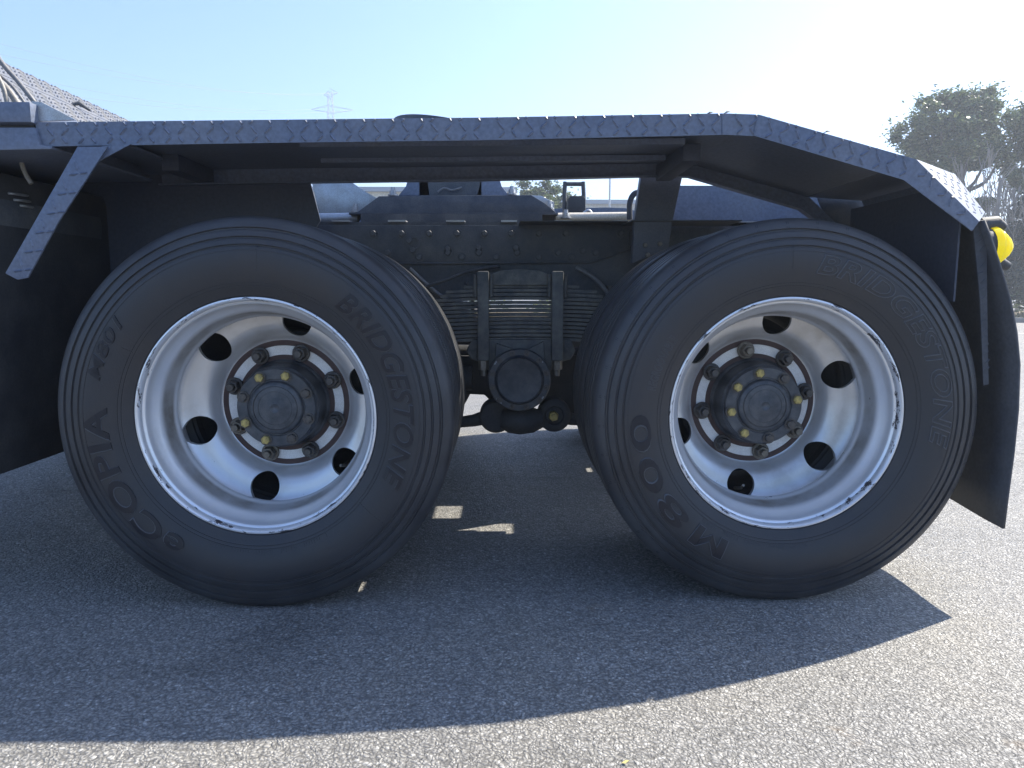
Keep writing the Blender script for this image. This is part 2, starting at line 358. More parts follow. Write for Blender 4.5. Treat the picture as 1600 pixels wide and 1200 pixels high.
def rim_mesh(m, hole_rot):
    barrel = [(0.300, 0.020), (0.3035, 0.010), (0.3045, 0.001), (0.3030, -0.0045), (0.2990, -0.0055), (0.2955, -0.002), (0.2935, 0.005), (0.2925, 0.013), (0.2885, 0.015),
              (0.2865, 0.018), (0.2855, 0.026), (0.2800, 0.040), (0.2720, 0.052), (0.2665, 0.061), (0.2640, 0.070), (0.2625, 0.085), (0.2600, 0.103), (0.2565, 0.111), (0.2530, 0.1165), (0.2520, 0.122), (0.2530, 0.128), (0.2570, 0.131),
              (0.262, 0.135), (0.276, 0.155), (0.284, 0.175), (0.286, 0.20), (0.292, 0.214), (0.302, 0.216), (0.297, 0.222), (0.290, 0.222), (0.282, 0.21)]
    back = [(0.280, 0.18), (0.270, 0.16), (0.2615, 0.145), (0.2615, 0.118), (0.268, 0.10), (0.270, 0.075), (0.279, 0.055), (0.289, 0.045), (0.2935, 0.030)]
    a = MB(); a.lathe(barrel + list(reversed(back))[::-1], 160, closed=True)
    disc_f = [(0.282, 0.172), (0.277, 0.181), (0.268, 0.190), (0.257, 0.1955), (0.245, 0.1985), (0.232, 0.2015), (0.219, 0.207), (0.206, 0.217), (0.197, 0.2285), (0.191, 0.240), (0.186, 0.249), (0.180, 0.2525), (0.172, 0.2535), (0.120, 0.2535)]
    disc_b = [(r + (0.004 if 0.18 < r < 0.27 else 0), y + 0.011) for r, y in reversed(disc_f)]
    d = MB(); d.lathe(disc_f + disc_b, 160, closed=True)
    dm = d.mesh('disc'); do = bpy.data.objects.new('disc', dm); C.objects.link(do)
    cut = MB()
    for k in range(6):
        an = R(hole_rot + 60 * k)
        cut.lathe([(0.0405, 0.10), (0.0405, 0.30)], 40, c=(0.2405 * math.cos(an), 0, 0.2405 * math.sin(an)), cap0=True, cap1=True)
    cm = cut.mesh('cut'); co = bpy.data.objects.new('cut', cm); C.objects.link(co)
    md = do.modifiers.new('b', 'BOOLEAN'); md.operation = 'DIFFERENCE'; md.object = co; md.solver = 'EXACT'
    bpy.context.view_layer.update()
    ev = bpy.data.meshes.new_from_object(do.evaluated_get(bpy.context.evaluated_depsgraph_get()))
    bpy.data.objects.remove(do); bpy.data.objects.remove(co)
    bm = bmesh.new(); bm.from_mesh(a.mesh('tmp')); bm.from_mesh(ev)
    bmesh.ops.recalc_face_normals(bm, faces=bm.faces)
    me = bpy.data.meshes.new('wheel_rim'); bm.to_mesh(me); bm.free(); shade(me, 33); me.materials.append(m)
    return me
def hexagon(mb, r, y0, y1, c=(0, 0), rot=0.0, cham=0.15):
    pts = [(c[0] + r * math.cos(rot + math.pi / 3 * k), c[1] + r * math.sin(rot + math.pi / 3 * k)) for k in range(6)]
    q = [(c[0] + (p[0] - c[0]) * (1 - cham), c[1] + (p[1] - c[1]) * (1 - cham)) for p in pts]
    h = (y1 - y0) * 0.2
    V = [(p[0], y1, p[1]) for p in pts] + [(p[0], y0 + h, p[1]) for p in pts] + [(p[0], y0, p[1]) for p in q]
    f = [(i, (i + 1) % 6, (i + 1) % 6 + 6, i + 6) for i in range(6)] + [(i + 6, (i + 1) % 6 + 6, (i + 1) % 6 + 12, i + 12) for i in range(6)]
    f += [tuple(range(12, 18)), tuple(range(5, -1, -1))]
    mb.add(V, f)
def nut_mesh(m):
    mb = MB()
    mb.lathe([(0.0, -0.004), (0.0245, -0.004), (0.0255, -0.008), (0.0235, -0.0105), (0.0, -0.0105)], 24)
    hexagon(mb, 0.0195, -0.032, -0.010, rot=0.4)
    mb.lathe([(0.0, -0.047), (0.009, -0.047), (0.0105, -0.045), (0.0105, -0.030)], 16)
    return mb.mesh('wheel_nut', m, smooth=30)
def bolt_mesh(m, r=0.0125, h=0.009):
    mb = MB(); mb.lathe([(0.0, -0.001), (0.0165, -0.001), (0.0165, -0.003), (0.0, -0.003)], 20)
    hexagon(mb, r, -0.003 - h, -0.0028, rot=0.2)
    mb.lathe([(0, -0.0045 - h), (r * 0.55, -0.004 - h), (r * 0.6, -0.002 - h)], 12)
    me = mb.mesh('hub_bolt', M['nut'], smooth=30); me.materials.append(m)
    for p in me.polygons:
        if p.center.y < -0.0032: p.material_index = 1
    return me

def letters(text, ang0, ang1, r0, height, m_fill, m_edge, parent, shear=0.0, outline=False, fat=0.0, raise_=0.0026, gap=1.04):
    """moulded lettering that runs clockwise round the sidewall from angle ang0 to ang1 (degrees), its foot on radius r0"""
    cu = bpy.data.curves.new('lettering', 'FONT'); cu.body = text; cu.size = 1.0; cu.shear = shear; cu.offset = fat; cu.space_character = gap
    cu.resolution_u = 4; cu.extrude = 0.0 if outline else 0.02
    if outline: cu.fill_mode = 'NONE'; cu.bevel_depth = 0.016; cu.bevel_resolution = 0; cu.extrude = 0
    ob = bpy.data.objects.new('lettering', cu); C.objects.link(ob); bpy.context.view_layer.update()
    me = bpy.data.meshes.new_from_object(ob.evaluated_get(bpy.context.evaluated_depsgraph_get()))
    bpy.data.objects.remove(ob)
    bm = bmesh.new(); bm.from_mesh(me)
    if not outline:
        bmesh.ops.triangulate(bm, faces=[f for f in bm.faces if len(f.verts) > 4])
    for _ in range(4):
        le = [e for e in bm.edges if e.calc_length() > 0.13]
        if not le: break
        bmesh.ops.subdivide_edges(bm, edges=le, cuts=1)
        bmesh.ops.triangulate(bm, faces=[f for f in bm.faces if len(f.verts) > 4])
    xs = [v.co.x for v in bm.verts]; ys = [v.co.y for v in bm.verts]
    x0, x1, y0, y1 = min(xs), max(xs), min(ys), max(ys)
    for v in bm.verts:
        u = (v.co.x - x0) / (x1 - x0); t = (v.co.y - y0) / (y1 - y0)
        a = R(ang0 + (ang1 - ang0) * u); r = r0 + height * t
        wz = v.co.z / (0.02 if not outline else 0.018)
        y = wall_y(r) - raise_ * (0.15 + wz * 0.85)
        v.co = Vector((r * math.cos(a), y, r * math.sin(a)))
    bmesh.ops.recalc_face_normals(bm, faces=bm.faces)
    bm.to_mesh(me); bm.free(); me.materials.clear(); me.materials.append(m_edge if outline else m_fill)
    return link('sidewall_lettering', me, None, parent)

def big_m(a0, a1, r0, h, parent):
    """the broad letter M, stems and diagonals as raised bars, with a painted highlight along the edge"""
    mb = MB(); eb = MB()
    def pt(u, t, up):
        a = R(a0 + (a1 - a0) * u); r = r0 + h * t
        return Vector((r * math.cos(a), wall_y(r) - (0.0026 if up else -0.001), r * math.sin(a)))
    quads = [((0, 0), (.24, 0), (.24, 1), (0, 1)), ((.76, 0), (1, 0), (1, 1), (.76, 1)), ((.245, .58), (.498, .06), (.498, .46), (.245, 1)), ((.502, .06), (.755, .58), (.755, 1), (.502, .46))]
    for q in quads:
        n = 5
        for i in range(n):      # cut across so that it follows the curved wall
            def lerp(p, q_, f): return (p[0] + (q_[0] - p[0]) * f, p[1] + (q_[1] - p[1]) * f)
            f0, f1 = i / n, (i + 1) / n
            c = [lerp(q[0], q[3], f0), lerp(q[1], q[2], f0), lerp(q[1], q[2], f1), lerp(q[0], q[3], f1)]
            mb.loft([pt(*v, True) for v in c], [pt(*v, False) for v in c])
    path = [(0, 0), (0, 1), (.24, 1), (.5, .46), (.76, 1), (1, 1), (1, 0), (.76, 0), (.76, .56), (.5, .06), (.24, .56), (.24, 0), (0, 0)]
    pts = []
    for p, q in zip(path, path[1:]):
        for i in range(5): pts.append(pt(p[0] + (q[0] - p[0]) * i / 5, p[1] + (q[1] - p[1]) * i / 5, True))
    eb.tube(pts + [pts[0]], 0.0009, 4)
    mb.build('sidewall_lettering', M['letter'], parent); eb.build('sidewall_lettering', M['letter_highlight'], parent)
WHEELS = {'front': ((-0.622, -0.022, 0.4985), 17.0, 26.0), 'rear': ((0.733, 0.0, 0.4985), 20.0, 10.5)}
nutm = nut_mesh(M['nut']); nutw = nut_mesh(M['nut_worn'])
bolt_y = bolt_mesh(M['yellow']); bolt_d = bolt_mesh(M['nut'])
tyre_me = tyre_mesh(False)
for side, (ctr, hrot, nrot) in WHEELS.items():
    c = Vector(ctr); front = side == 'front'
    ty = link('tyre', tyre_me, None, truck, c - ROOT)
    tag(ty, 'worn smooth shouldered tyre of the front axle' if front else 'newer notched shoulder tyre of the rear axle')
    if front:
        letters('BRIDGESTONE', 53, -27, 0.350, 0.052, M['letter'], M['letter_highlight'], ty, shear=0.25, fat=0.018)
        letters('BRIDGESTONE', 53, -27, 0.350, 0.052, M['letter'], M['letter_highlight'], ty, shear=0.25, outline=True, fat=0.018)
        letters('M801', 165, 141, 0.381, 0.032, M['letter'], M['letter_highlight'], ty, shear=0.25, fat=0.01)
        letters('M801', 165, 141, 0.381, 0.032, M['letter'], M['letter_highlight'], ty, shear=0.25, outline=True, fat=0.01, raise_=0.001)
        letters('eCOPIA', 240, 175, 0.358, 0.056, M['letter'], M['letter_highlight'], ty, fat=0.02, gap=1.08)
        letters('eCOPIA', 240, 175, 0.358, 0.056, M['letter'], M['letter_highlight'], ty, outline=True, fat=0.02, gap=1.08)
    else:
        letters('800', 227, 179, 0.357, 0.054, M['letter'], M['letter_highlight'], ty, fat=0.012, gap=1.12)
        letters('800', 227, 179, 0.357, 0.054, M['letter'], M['letter_highlight'], ty, outline=True, fat=0.012, gap=1.12)
        big_m(246, 231.5, 0.357, 0.054, ty)
        letters('BRIDGESTONE', 83, -12, 0.363, 0.050, M['letter'], M['letter_highlight'], ty, shear=0.2, outline=True, fat=0.02)
        letters('REGROOVABLE', 169, 146, 0.352, 0.024, M['letter'], M['letter_highlight'], ty, outline=True, raise_=0.0008)
        # short notches across the shoulder, one raised pair every nine degrees
        nb = MB()
        for k in range(40):
            for da in (-0.25, 0.25):
                a = R(9 * k + 3 + da); ra, rb = 0.4735, 0.4905
                for (r_a, r_b) in ((ra, rb),):
                    t = Vector((-math.sin(a), 0, math.cos(a))) * 0.0009
                    A = Vector((r_a * math.cos(a), wall_y(r_a) - 0.0006, r_a * math.sin(a))); B = Vector((r_b * math.cos(a), wall_y(r_b) - 0.0012, r_b * math.sin(a)))
                    up = Vector((0, 0.004, 0)); nb.loft([A - t, A + t, A + t + up, A - t + up], [B - t, B + t, B + t + up, B - t + up])
        sub('shoulder_sipe_pattern', nb, M['letter'], ty, kind='stuff')
    # fine moulding lines: two thin concentric rings and radial ticks
    rg = MB()
    for r in (0.331, 0.3385, 0.4165):
        rg.lathe([(r - 0.0009, wall_y(r) + 0.001), (r - 0.0004, wall_y(r) - 0.0009), (r + 0.0004, wall_y(r) - 0.0009), (r + 0.0009, wall_y(r) + 0.001)], 120)
    for a0, r_a, r_b in ((-40, .335, .415), (150, .335, .36), (86, .37, .43), (188, .40, .425)):
        a = R(a0 + (0 if front else 6)); t = Vector((-math.sin(a), 0, math.cos(a))) * 0.0007
        n = 6
        for i in range(n):
            q0 = r_a + (r_b - r_a) * i / n; q1 = r_a + (r_b - r_a) * (i + 1) / n
            A = Vector((q0 * math.cos(a), wall_y(q0) - 0.0008, q0 * math.sin(a))); B = Vector((q1 * math.cos(a), wall_y(q1) - 0.0008, q1 * math.sin(a))); up = Vector((0, .003, 0))
            rg.loft([A - t, A + t, A + t + up, A - t + up], [B - t, B + t, B + t + up, B - t + up])
    for k_ in range(46):
        a = R((248 if front else 232) + k_ * 1.15 + random.uniform(-.2, .2)); q0 = 0.3405; q1 = 0.3405 + random.choice((.007, .009, .010))
        if k_ % 9 in (7, 8): continue
        t = Vector((-math.sin(a), 0, math.cos(a))) * 0.0006; up = Vector((0, .003, 0))
        A = Vector((q0 * math.cos(a), wall_y(q0) - 0.0008, q0 * math.sin(a))); B = Vector((q1 * math.cos(a), wall_y(q1) - 0.0008, q1 * math.sin(a)))
        rg.loft([A - t, A + t, A + t + up, A - t + up], [B - t, B + t, B + t + up, B - t + up])
    sub('moulding_line', rg, M['tyre'], ty, smooth=30, kind='stuff')
    # wheel rim
    rm = link('wheel_rim', rim_mesh(M['rim_a'] if front else M['rim_b'], hrot), None, truck, c - ROOT)
    ring = MB(); ring.lathe([(0.1655, 0.2528), (0.1655, 0.2515), (0.1800, 0.2512), (0.1812, 0.2525)], 120)
    sub('painted_ring', ring, M['brown_ring'], rm)
    ring = MB(); ring.lathe([(0.118, 0.2528), (0.118, 0.2500), (0.1380, 0.2500), (0.1390, 0.2528)], 120)
    sub('painted_ring', ring, M['brown_ring'], rm)
    ring = MB(); ring.lathe([(0.1385, 0.2529), (0.1390, 0.2520), (0.1645, 0.2520), (0.1650, 0.2529)], 120)
    sub('mounting_face', ring, M['white_ring'], rm)
    for k in range(8):
        a = R(nrot + 45 * k)
        worn = (front and k in (5, 4)) or (not front and k in (6, 7, 2))
        nn = link('wheel_nut', nutw if worn else nutm, None, rm, (0.1515 * math.cos(a), 0.252, 0.1515 * math.sin(a)))
        nn.rotation_euler = (0, random.uniform(0, 1), 0)
    # valve stem in a hand hole
    a = R(hrot + (60 * 4 if not front else 60 * 5)); vb = MB()
    vb.tube([(0.262 * math.cos(a), 0.235, 0.262 * math.sin(a)), (0.250 * math.cos(a), 0.19, 0.250 * math.sin(a)), (0.236 * math.cos(a - .02), 0.165, 0.236 * math.sin(a - .02))], [0.005, 0.0045, 0.004], 10)
    sub('valve_stem', vb, M['nut_worn'], rm, smooth=30)
    # hub
    hb = MB()
    hb.lathe([(0.126, 0.262), (0.126, 0.247), (0.119, 0.238), (0.1165, 0.215), (0.1135, 0.178), (0.1085, 0.172), (0.1085, 0.162), (0.1060, 0.1585), (0.0800, 0.1585), (0.0775, 0.1615), (0.0750, 0.1615),
              (0.0725, 0.1545), (0.0690, 0.1515), (0.0560, 0.1490), (0.0420, 0.1480), (0.0260, 0.1475), (0.0170, 0.1455), (0.0125, 0.1450), (0.0065, 0.1480), (0.0, 0.1490)], 96)
    hub = hb.build('wheel_hub', M['hub'], truck, smooth=30, loc=c - ROOT)
    yl = ((1, 2, 4, 5) if front else (0, 2, 3, 4, 5))
    for k in range(8):
        a = R(nrot + 45 * k)
        b = link('hub_bolt', bolt_y if k in yl else bolt_d, None, hub, (0.0935 * math.cos(a), 0.1580, 0.0935 * math.sin(a)))
        b.rotation_euler = (0, random.uniform(0, 1), 0)
    cp = MB()
    for r in (0.030, 0.046, 0.060):
        cp.lathe([(r - .0006, 0.1500), (r, 0.1474), (r + .0006, 0.1500)], 72)
    sub('turned_groove', cp, M['nut'], hub, kind='stuff')

# inner wheels, far side wheels, brakes and axles
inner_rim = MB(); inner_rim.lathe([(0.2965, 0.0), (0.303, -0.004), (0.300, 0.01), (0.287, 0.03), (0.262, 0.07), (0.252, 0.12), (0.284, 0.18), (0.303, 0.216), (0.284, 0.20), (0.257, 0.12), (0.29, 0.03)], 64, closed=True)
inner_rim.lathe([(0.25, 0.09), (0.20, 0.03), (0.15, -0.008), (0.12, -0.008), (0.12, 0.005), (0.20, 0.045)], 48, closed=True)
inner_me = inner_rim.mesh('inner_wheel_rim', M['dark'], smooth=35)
for side, (ctr, hrot, nrot) in WHEELS.items():
    c = Vector(ctr)
    link('inner_tyre', tyre_me, None, truck, c + Vector((0, 0.315, 0)) - ROOT)
    link('inner_wheel_rim', inner_me, None, truck, c + Vector((0, 0.315, 0)) - ROOT)
    for off, nm in ((0.0, 'tyre'), (0.315, 'inner_tyre')):
        f = Vector((c.x, 2 * ROOT.y - c.y - off, c.z))
        o = link(nm, tyre_me, None, truck, f - ROOT); o.rotation_euler = (0, 0, math.pi)
        o = link('inner_wheel_rim' if off else 'wheel_rim', inner_me, None, truck, f - ROOT); o.rotation_euler = (0, 0, math.pi)
    dr = MB()
    dr.lathe([(0.10, 0.275), (0.205, 0.28), (0.212, 0.30), (0.212, 0.47), (0.200, 0.475), (0.13, 0.48), (0.10, 0.52)], 64, c=(c.x, 0, c.z), cap0=True, cap1=True)
    part('brake_drum', dr, M['dark'], smooth=35); dr = MB()
    dr.lathe([(0.10, 2.165), (0.205, 2.16), (0.212, 2.14), (0.212, 1.97), (0.200, 1.965), (0.13, 1.96), (0.10, 1.92)], 48, c=(c.x, 0, c.z), cap0=True, cap1=True)
    part('brake_drum', dr, M['dark'], smooth=35)
    ax = MB(); ax.tube([(c.x, 0.50, c.z), (c.x, 0.90, c.z), (c.x, 1.08, c.z), (c.x, 1.22, c.z), (c.x, 1.36, c.z), (c.x, 1.54, c.z), (c.x, 1.94, c.z)], [0.075, 0.078, 0.12, 0.19, 0.12, 0.078, 0.075], 24)
    part('axle_housing', ax, M['dark'], smooth=45)

# ---- fender (this side and its mirror on the far side)
YO, YI = -0.03, 0.60                      # outer lip and inner lip
top_px = [(55, 191), (430, 187), (760, 183.5), (1133, 177), (1186, 179), (1432, 249), (1530, 346)]
bot_px = [(60, 229), (430, 223), (760, 219), (1133, 210.5), (1180, 212.5), (1412, 281), (1519, 361)]
OT = [at(x, y, YO) for x, y in top_px]; OB = [at(x, y, YO) for x, y in bot_px]
TH = 0.004
def offs(v, dy=0, dz=0): return Vector((v.x, v.y + dy, v.z + dz))
def mir(v): return Vector((v.x, 2 * ROOT.y - v.y, v.z))
def lozenge(mb, p, u, v, n, length, width, hgt):
    """raised tread mark: a slim lens with a ridge, on the plane through p"""
    p = Vector(p) - n * 0.0006
    base = [p - u * length / 2, p - u * length * .25 - v * width / 2, p + u * length * .25 - v * width / 2, p + u * length / 2, p + u * length * .25 + v * width / 2, p - u * length * .25 + v * width / 2]
    top = [p - u * length * .32 + n * hgt, p + u * length * .32 + n * hgt]
    mb.add(base + top, [(0, 1, 6), (1, 2, 7, 6), (2, 3, 7), (3, 4, 7), (4, 5, 6, 7), (5, 0, 6)])
def tread_marks(mb, origin, ux, uz, n, w_, h_, pitch=0.0341, inside=None, length=0.029, width=0.0062, hgt=0.0022, off=(0.0, 0.0), clip=None, pz=None):
    ux, uz, n = ux.normalized(), uz.normalized(), n.normalized()
    pz = pz or pitch; ni, nj = int(w_ / pitch) + 2, int(h_ / pz) + 2
    for i in range(-1, ni):
        for j in range(-1, nj):
            a = i * pitch + off[0]; b = j * pz + off[1]
            if inside and not inside(a, b): continue
            d1 = (ux * 0.62 - uz * 0.78).normalized(); d2 = (ux * 0.78 + uz * 0.62).normalized()
            if (i + j) % 2: d1, d2 = (ux * 0.72 + uz * 0.69).normalized(), (ux * 0.69 - uz * 0.72).normalized()
            lo, hi = -length / 2, length / 2; dz = d1.dot(uz)
            if clip and abs(dz) > 1e-3:
                t0, t1 = sorted(((clip[0] - b) / dz, (clip[1] - b) / dz)); lo, hi = max(lo, t0), min(hi, t1)
                if hi - lo < 0.005: continue
            lozenge(mb, origin + ux * a + uz * b + d1 * (lo + hi) / 2, d1, n.cross(d1).normalized(), n, hi - lo, width, hgt)
def fender(far):
    T = mir if far else (lambda v: v)
    N_ = -1 if not far else 1
    fs = []
    top = MB(); lip = MB(); ilip = MB(); marks = MB()
    for i in range(len(OT) - 1):
        a, b = OT[i], OT[i + 1]
        # top plate; the steep last piece starts further back on the inside (its outer corner is cut)
        at_, bt_ = offs(a, TH, -.0012), offs(b, TH, -.0012); ai, bi = offs(a, YI - YO - TH, -.0012), offs(b, YI - YO - TH, -.0012)
        dn = (b - a).cross(Vector((0, 1, 0))).normalized() * TH
        if dn.z > 0: dn = -dn
        if i < len(OT) - 2:
            top.loft([T(at_), T(bt_), T(bt_ + dn), T(at_ + dn)], [T(ai), T(bi), T(bi + dn), T(ai + dn)])
        # outer lip
        c0, c1 = OB[i], OB[i + 1]; y = Vector((0, TH, 0))
        lip.loft([T(a), T(b), T(c1), T(c0)], [T(a + y), T(b + y), T(c1 + y), T(c0 + y)])
        # inner lip
        yi = Vector((0, YI - YO - TH, 0))
        ilip.loft([T(a + yi), T(b + yi), T(c1 + yi), T(c0 + yi)], [T(a + yi + y), T(b + yi + y), T(c1 + yi + y), T(c0 + yi + y)])
        # return flange at the foot of the inner lip
        fl = Vector((0, -0.03, 0)); dz = Vector((0, 0, 0.004))
        ilip.loft([T(c0 + yi + fl), T(c1 + yi + fl), T(c1 + yi), T(c0 + yi)], [T(c0 + yi + fl + dz), T(c1 + yi + fl + dz), T(c1 + yi + dz), T(c0 + yi + dz)])
        if not far:
            ux = (b - a); W = ux.length; uz = Vector((0, 0, 1)) if i < 4 else ux.normalized().cross(Vector((0, 1, 0))) * -1
            if uz.z < 0: uz = -uz
            H = abs((c0 - a).dot(uz.normalized())); H1 = abs((c1 - b).dot(uz.normalized()))
            H = min(H, H1)
            def ins(q, r, b=b, a=a, ux=ux, uz=uz, c0=c0, c1=c1, W=W):
                return (0.0 if i < 4 else 0.01) < q < W - (0.004 if i < 4 else 0.022) and -0.01 < r < H + 0.012
            tread_marks(marks, a - uz.normalized() * H, ux, uz, Vector((0, -1, 0)), W, H, inside=ins, off=(0.0, 0.007), clip=(0.0015, H - 0.0005), pitch=0.0345, pz=0.0235, hgt=0.0045, width=0.0085)
    # steep rear piece with cut outer corner
    A, B = OT[-2], OT[-1]
    Cc = Vector((A.x + 0.185, 0.11, A.z - 0.012)); D = Vector((B.x + 0.03, 0.11, B.z - 0.015))
    _n = (Cc - A).cross(B - A).normalized(); D = D - _n * (D - A).dot(_n)
    for q in ([A, Cc, D, B],):
        n = (q[1] - q[0]).cross(q[3] - q[0]).normalized() * 0.003
        top.loft([T(v) for v in q], [T(v + n) for v in q])
        if not far:
            nn = -n.normalized() if n.y > 0 else n.normalized()
            ux = (B - A).normalized(); uz = nn.cross(ux).normalized()
            if uz.z < 0: uz = -uz
            PQ = [((v - A).dot(ux), (v - A).dot(uz)) for v in (A, B, D, Cc)]
            def ins2(a_, b_):
                sg = []
                for k in range(4):
                    (x0, y0), (x1, y1) = PQ[k], PQ[(k + 1) % 4]; L_ = math.hypot(x1 - x0, y1 - y0)
                    sg.append(((x1 - x0) * (b_ - y0) - (y1 - y0) * (a_ - x0)) / max(L_, 1e-6))
                return all(v > 0.009 for v in sg) or all(v < -0.009 for v in sg)
            tread_marks(marks, A, ux, uz, nn, (B - A).length + 0.1, 0.2, inside=ins2, pitch=0.026, length=0.022, off=(0.0, 0.004))
    Ai, Ci = offs(A, YI - YO - TH, -.0015), Vector((Cc.x, YI - TH, Cc.z - .0015))
    top.loft([T(offs(A, TH, -.0015)), T(offs(Cc, 0, -.0015)), T(Ci), T(Ai)], [T(offs(A, TH, -.005)), T(offs(Cc, 0, -.005)), T(offs(Ci, 0, -.005)), T(offs(Ai, 0, -.005))])
    Di = Vector((D.x, YI, D.z))
    top.loft([T(Cc), T(D), T(Di), T(Ci)], [T(Cc + Vector((-.004, 0, 0))), T(D + Vector((-.004, 0, 0))), T(Di + Vector((-.004, 0, 0))), T(Ci + Vector((-.004, 0, 0)))])
    f = part('fender', top, M['paint']); sub('fender_lip', lip, M['paint'], f); sub('inner_fender_lip', ilip, M['paint'], f)
    if not far: sub('raised_tread_pattern', marks, M['paint'], f, kind='stuff')
    return f
fender(False); fender(True)
_yz = [(0.02, 0.79), (0.02, 1.012), (0.11, 1.088), (0.595, 1.088), (0.595, 0.79)]
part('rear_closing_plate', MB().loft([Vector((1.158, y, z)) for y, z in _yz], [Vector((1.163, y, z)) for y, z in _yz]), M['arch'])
# seam welds across the lip
for (xa, ya, xb, yb) in ((1129, 178, 1129, 211), (1183.5, 180, 1178, 212)):
    a, b = at(xa, ya, YO - 0.001), at(xb, yb, YO - 0.001); part('weld_seam', MB().tube([a, b], 0.0016, 6), M['paint'], smooth=40)

# box beams under the fender, running in from the lip
def beam(x0, x1, z0, z1, y0, y1): return MB().box((x0, y0, z0), (x1, y1, z1))
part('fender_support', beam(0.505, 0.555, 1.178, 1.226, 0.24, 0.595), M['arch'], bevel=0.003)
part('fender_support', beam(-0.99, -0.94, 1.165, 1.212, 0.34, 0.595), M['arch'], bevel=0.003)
sr = MB()
for y in (0.20, 0.43):
    sr.loft([Vector((-0.55, y, 1.219)), Vector((-0.55, y + .03, 1.219)), Vector((-0.55, y + .03, 1.205)), Vector((-0.55, y, 1.205))],
            [Vector((0.50, y, 1.231)), Vector((0.50, y + .03, 1.231)), Vector((0.50, y + .03, 1.215)), Vector((0.50, y, 1.215))])
part('stiffening_rib', sr, M['paint'])
# post that carries the fender on the frame
post = MB(); pp = [at(x, y, 0.64) for x, y in ((1001, 270), (1066, 268), (1048, 350), (1042, 388), (986, 412), (990, 345))]
post.prism([(p.x, p.z) for p in pp], 0.62, 0.66)
part('fender_post', post, M['post'], bevel=0.002)
post = MB(); post.box((0.455, 0.64, 0.98), (0.50, 0.80, 1.03)); part('post_bracket', post, M['frame'], bevel=0.002)
for x, y in ((1008, 383), (1031, 381), (1012, 398)):
    p = at(x, y, 0.615); b = MB(); hexagon(b, 0.008, p.y - .006, p.y + .004, c=(p.x, p.z)); part('bracket_bolt', b, M['nut_worn'])

# front strut of tread plate
st = [at(x, y, -0.045) for x, y in ((121, 229), (168, 229), (92, 345), (43, 434), (27, 437), (8, 427))]
mb = MB(); mb.prism([(p.x, p.z) for p in st], -0.045, -0.039)
strut = part('tread_plate_strut', mb, M['paint'], bevel=0.001)
u = (st[5] - st[0]).normalized(); n = Vector((0, -1, 0)); v = n.cross(u).normalized()
if v.x < 0: v = -v
mk = MB(); wid = 0.055; Ls = (st[5] - st[0]).length
k = 0; t = 0.04
while t < Ls - 0.015:
    for j, (sd_, ang) in enumerate(((0.34, 70), (0.76, 10), (0.42, 10))):
        pos = st[0] + u * (t + (0.0, 0.006, 0.022)[j]) + v * wid * sd_
        th = R({0: 105, 1: 8, 2: 8}[j]); d = Vector((math.cos(th), 0, math.sin(th)))
        lozenge(mk, pos, d, n.cross(d), n, 0.026 if j != 1 else 0.022, 0.0075, 0.004)
    t += 0.0545
sub('raised_tread_pattern', mk, M['paint'], strut, kind='stuff')
gp = [at(x, y, -0.03) for x, y in ((160, 229), (206, 225.5), (148, 256))]
mb = MB(); mb.prism([(p.x, p.z) for p in gp], -0.034, -0.029); part('strut_gusset', mb, M['paint'])
# body corner ahead of the fender
a, b = at(-140, 158, -0.05), at(49, 191, -0.05)
part('side_box', MB().box((a.x, -0.05, b.z), (b.x, 0.5, a.z)), M['paint'], bevel=0.004)
a, b = at(-140, 200, -0.04), at(79, 232, -0.04)
mb = MB(); q = [at(-140, 199, -.04), at(54, 199, -.04), at(62, 226, -.04), at(82, 229, -.04), at(80, 233, -.04), at(-140, 237, -.04)]
mb.prism([(p.x, p.z) for p in q], -0.04, 0.45)
part('body_side_panel', mb, M['paint'], bevel=0.002)
a, b = at(-140, 193, -0.02), at(54, 199, -0.02)
part('shadow_gap_strip', MB().box((a.x, -0.02, b.z - .002), (b.x, 0.4, a.z - 0.001)), M['frame'])  # dark strip, the shade of the recess put into its colour
# side plate between box and ramp
q = [at(50, 158, -0.02), at(66, 160, -.02), at(118, 187, -.02), at(54, 190, -.02)]
mb = MB(); mb.prism([(p.x, p.z) for p in q], -0.022, -0.012); part('ramp_cheek_plate', mb, M['galv'])

# ---- sloping tread plate ramp behind the cab
XT, ZT, XB, ZB = -1.75, 0.808 + 1.75 * 0.461, -1.27, 1.225
def rp(t, y, h=0.0):
    nrm = Vector((ZT - ZB, 0, XB - XT)).normalized()
    return Vector((XT + (XB - XT) * t, y, ZT + (ZB - ZT) * t)) + nrm * h
rmp = MB(); t_seam = 0.243
for (t0, t1) in ((0.0, t_seam - 0.004), (t_seam + 0.004, 1.0)):
    rmp.loft([rp(t0, 0.0), rp(t1, 0.0), rp(t1, 0.0, -.004), rp(t0, 0.0, -.004)], [rp(t0, 2.44), rp(t1, 2.44), rp(t1, 2.44, -.004), rp(t0, 2.44, -.004)])
rmpo = part('tread_plate_ramp', rmp, M['plate_lit'])
mk = MB(); ux = (rp(1, 0) - rp(0, 0)).normalized(); uy = Vector((0, 1, 0)); nn = ux.cross(uy).normalized()
if nn.z < 0: nn = -nn
Lr = (rp(1, 0) - rp(0, 0)).length
tread_marks(mk, rp(0, 0), ux, uy, nn, Lr, 2.42, pitch=0.036, length=0.030, width=0.0095, hgt=0.006,
            inside=lambda a, b: 0.01 < a < Lr - .01 and abs(a / Lr - t_seam) > 0.03 and 0.01 < b < 2.42, off=(0.012, 0.01))
sub('raised_tread_pattern', mk, M['plate_lit'], rmpo, kind='stuff')
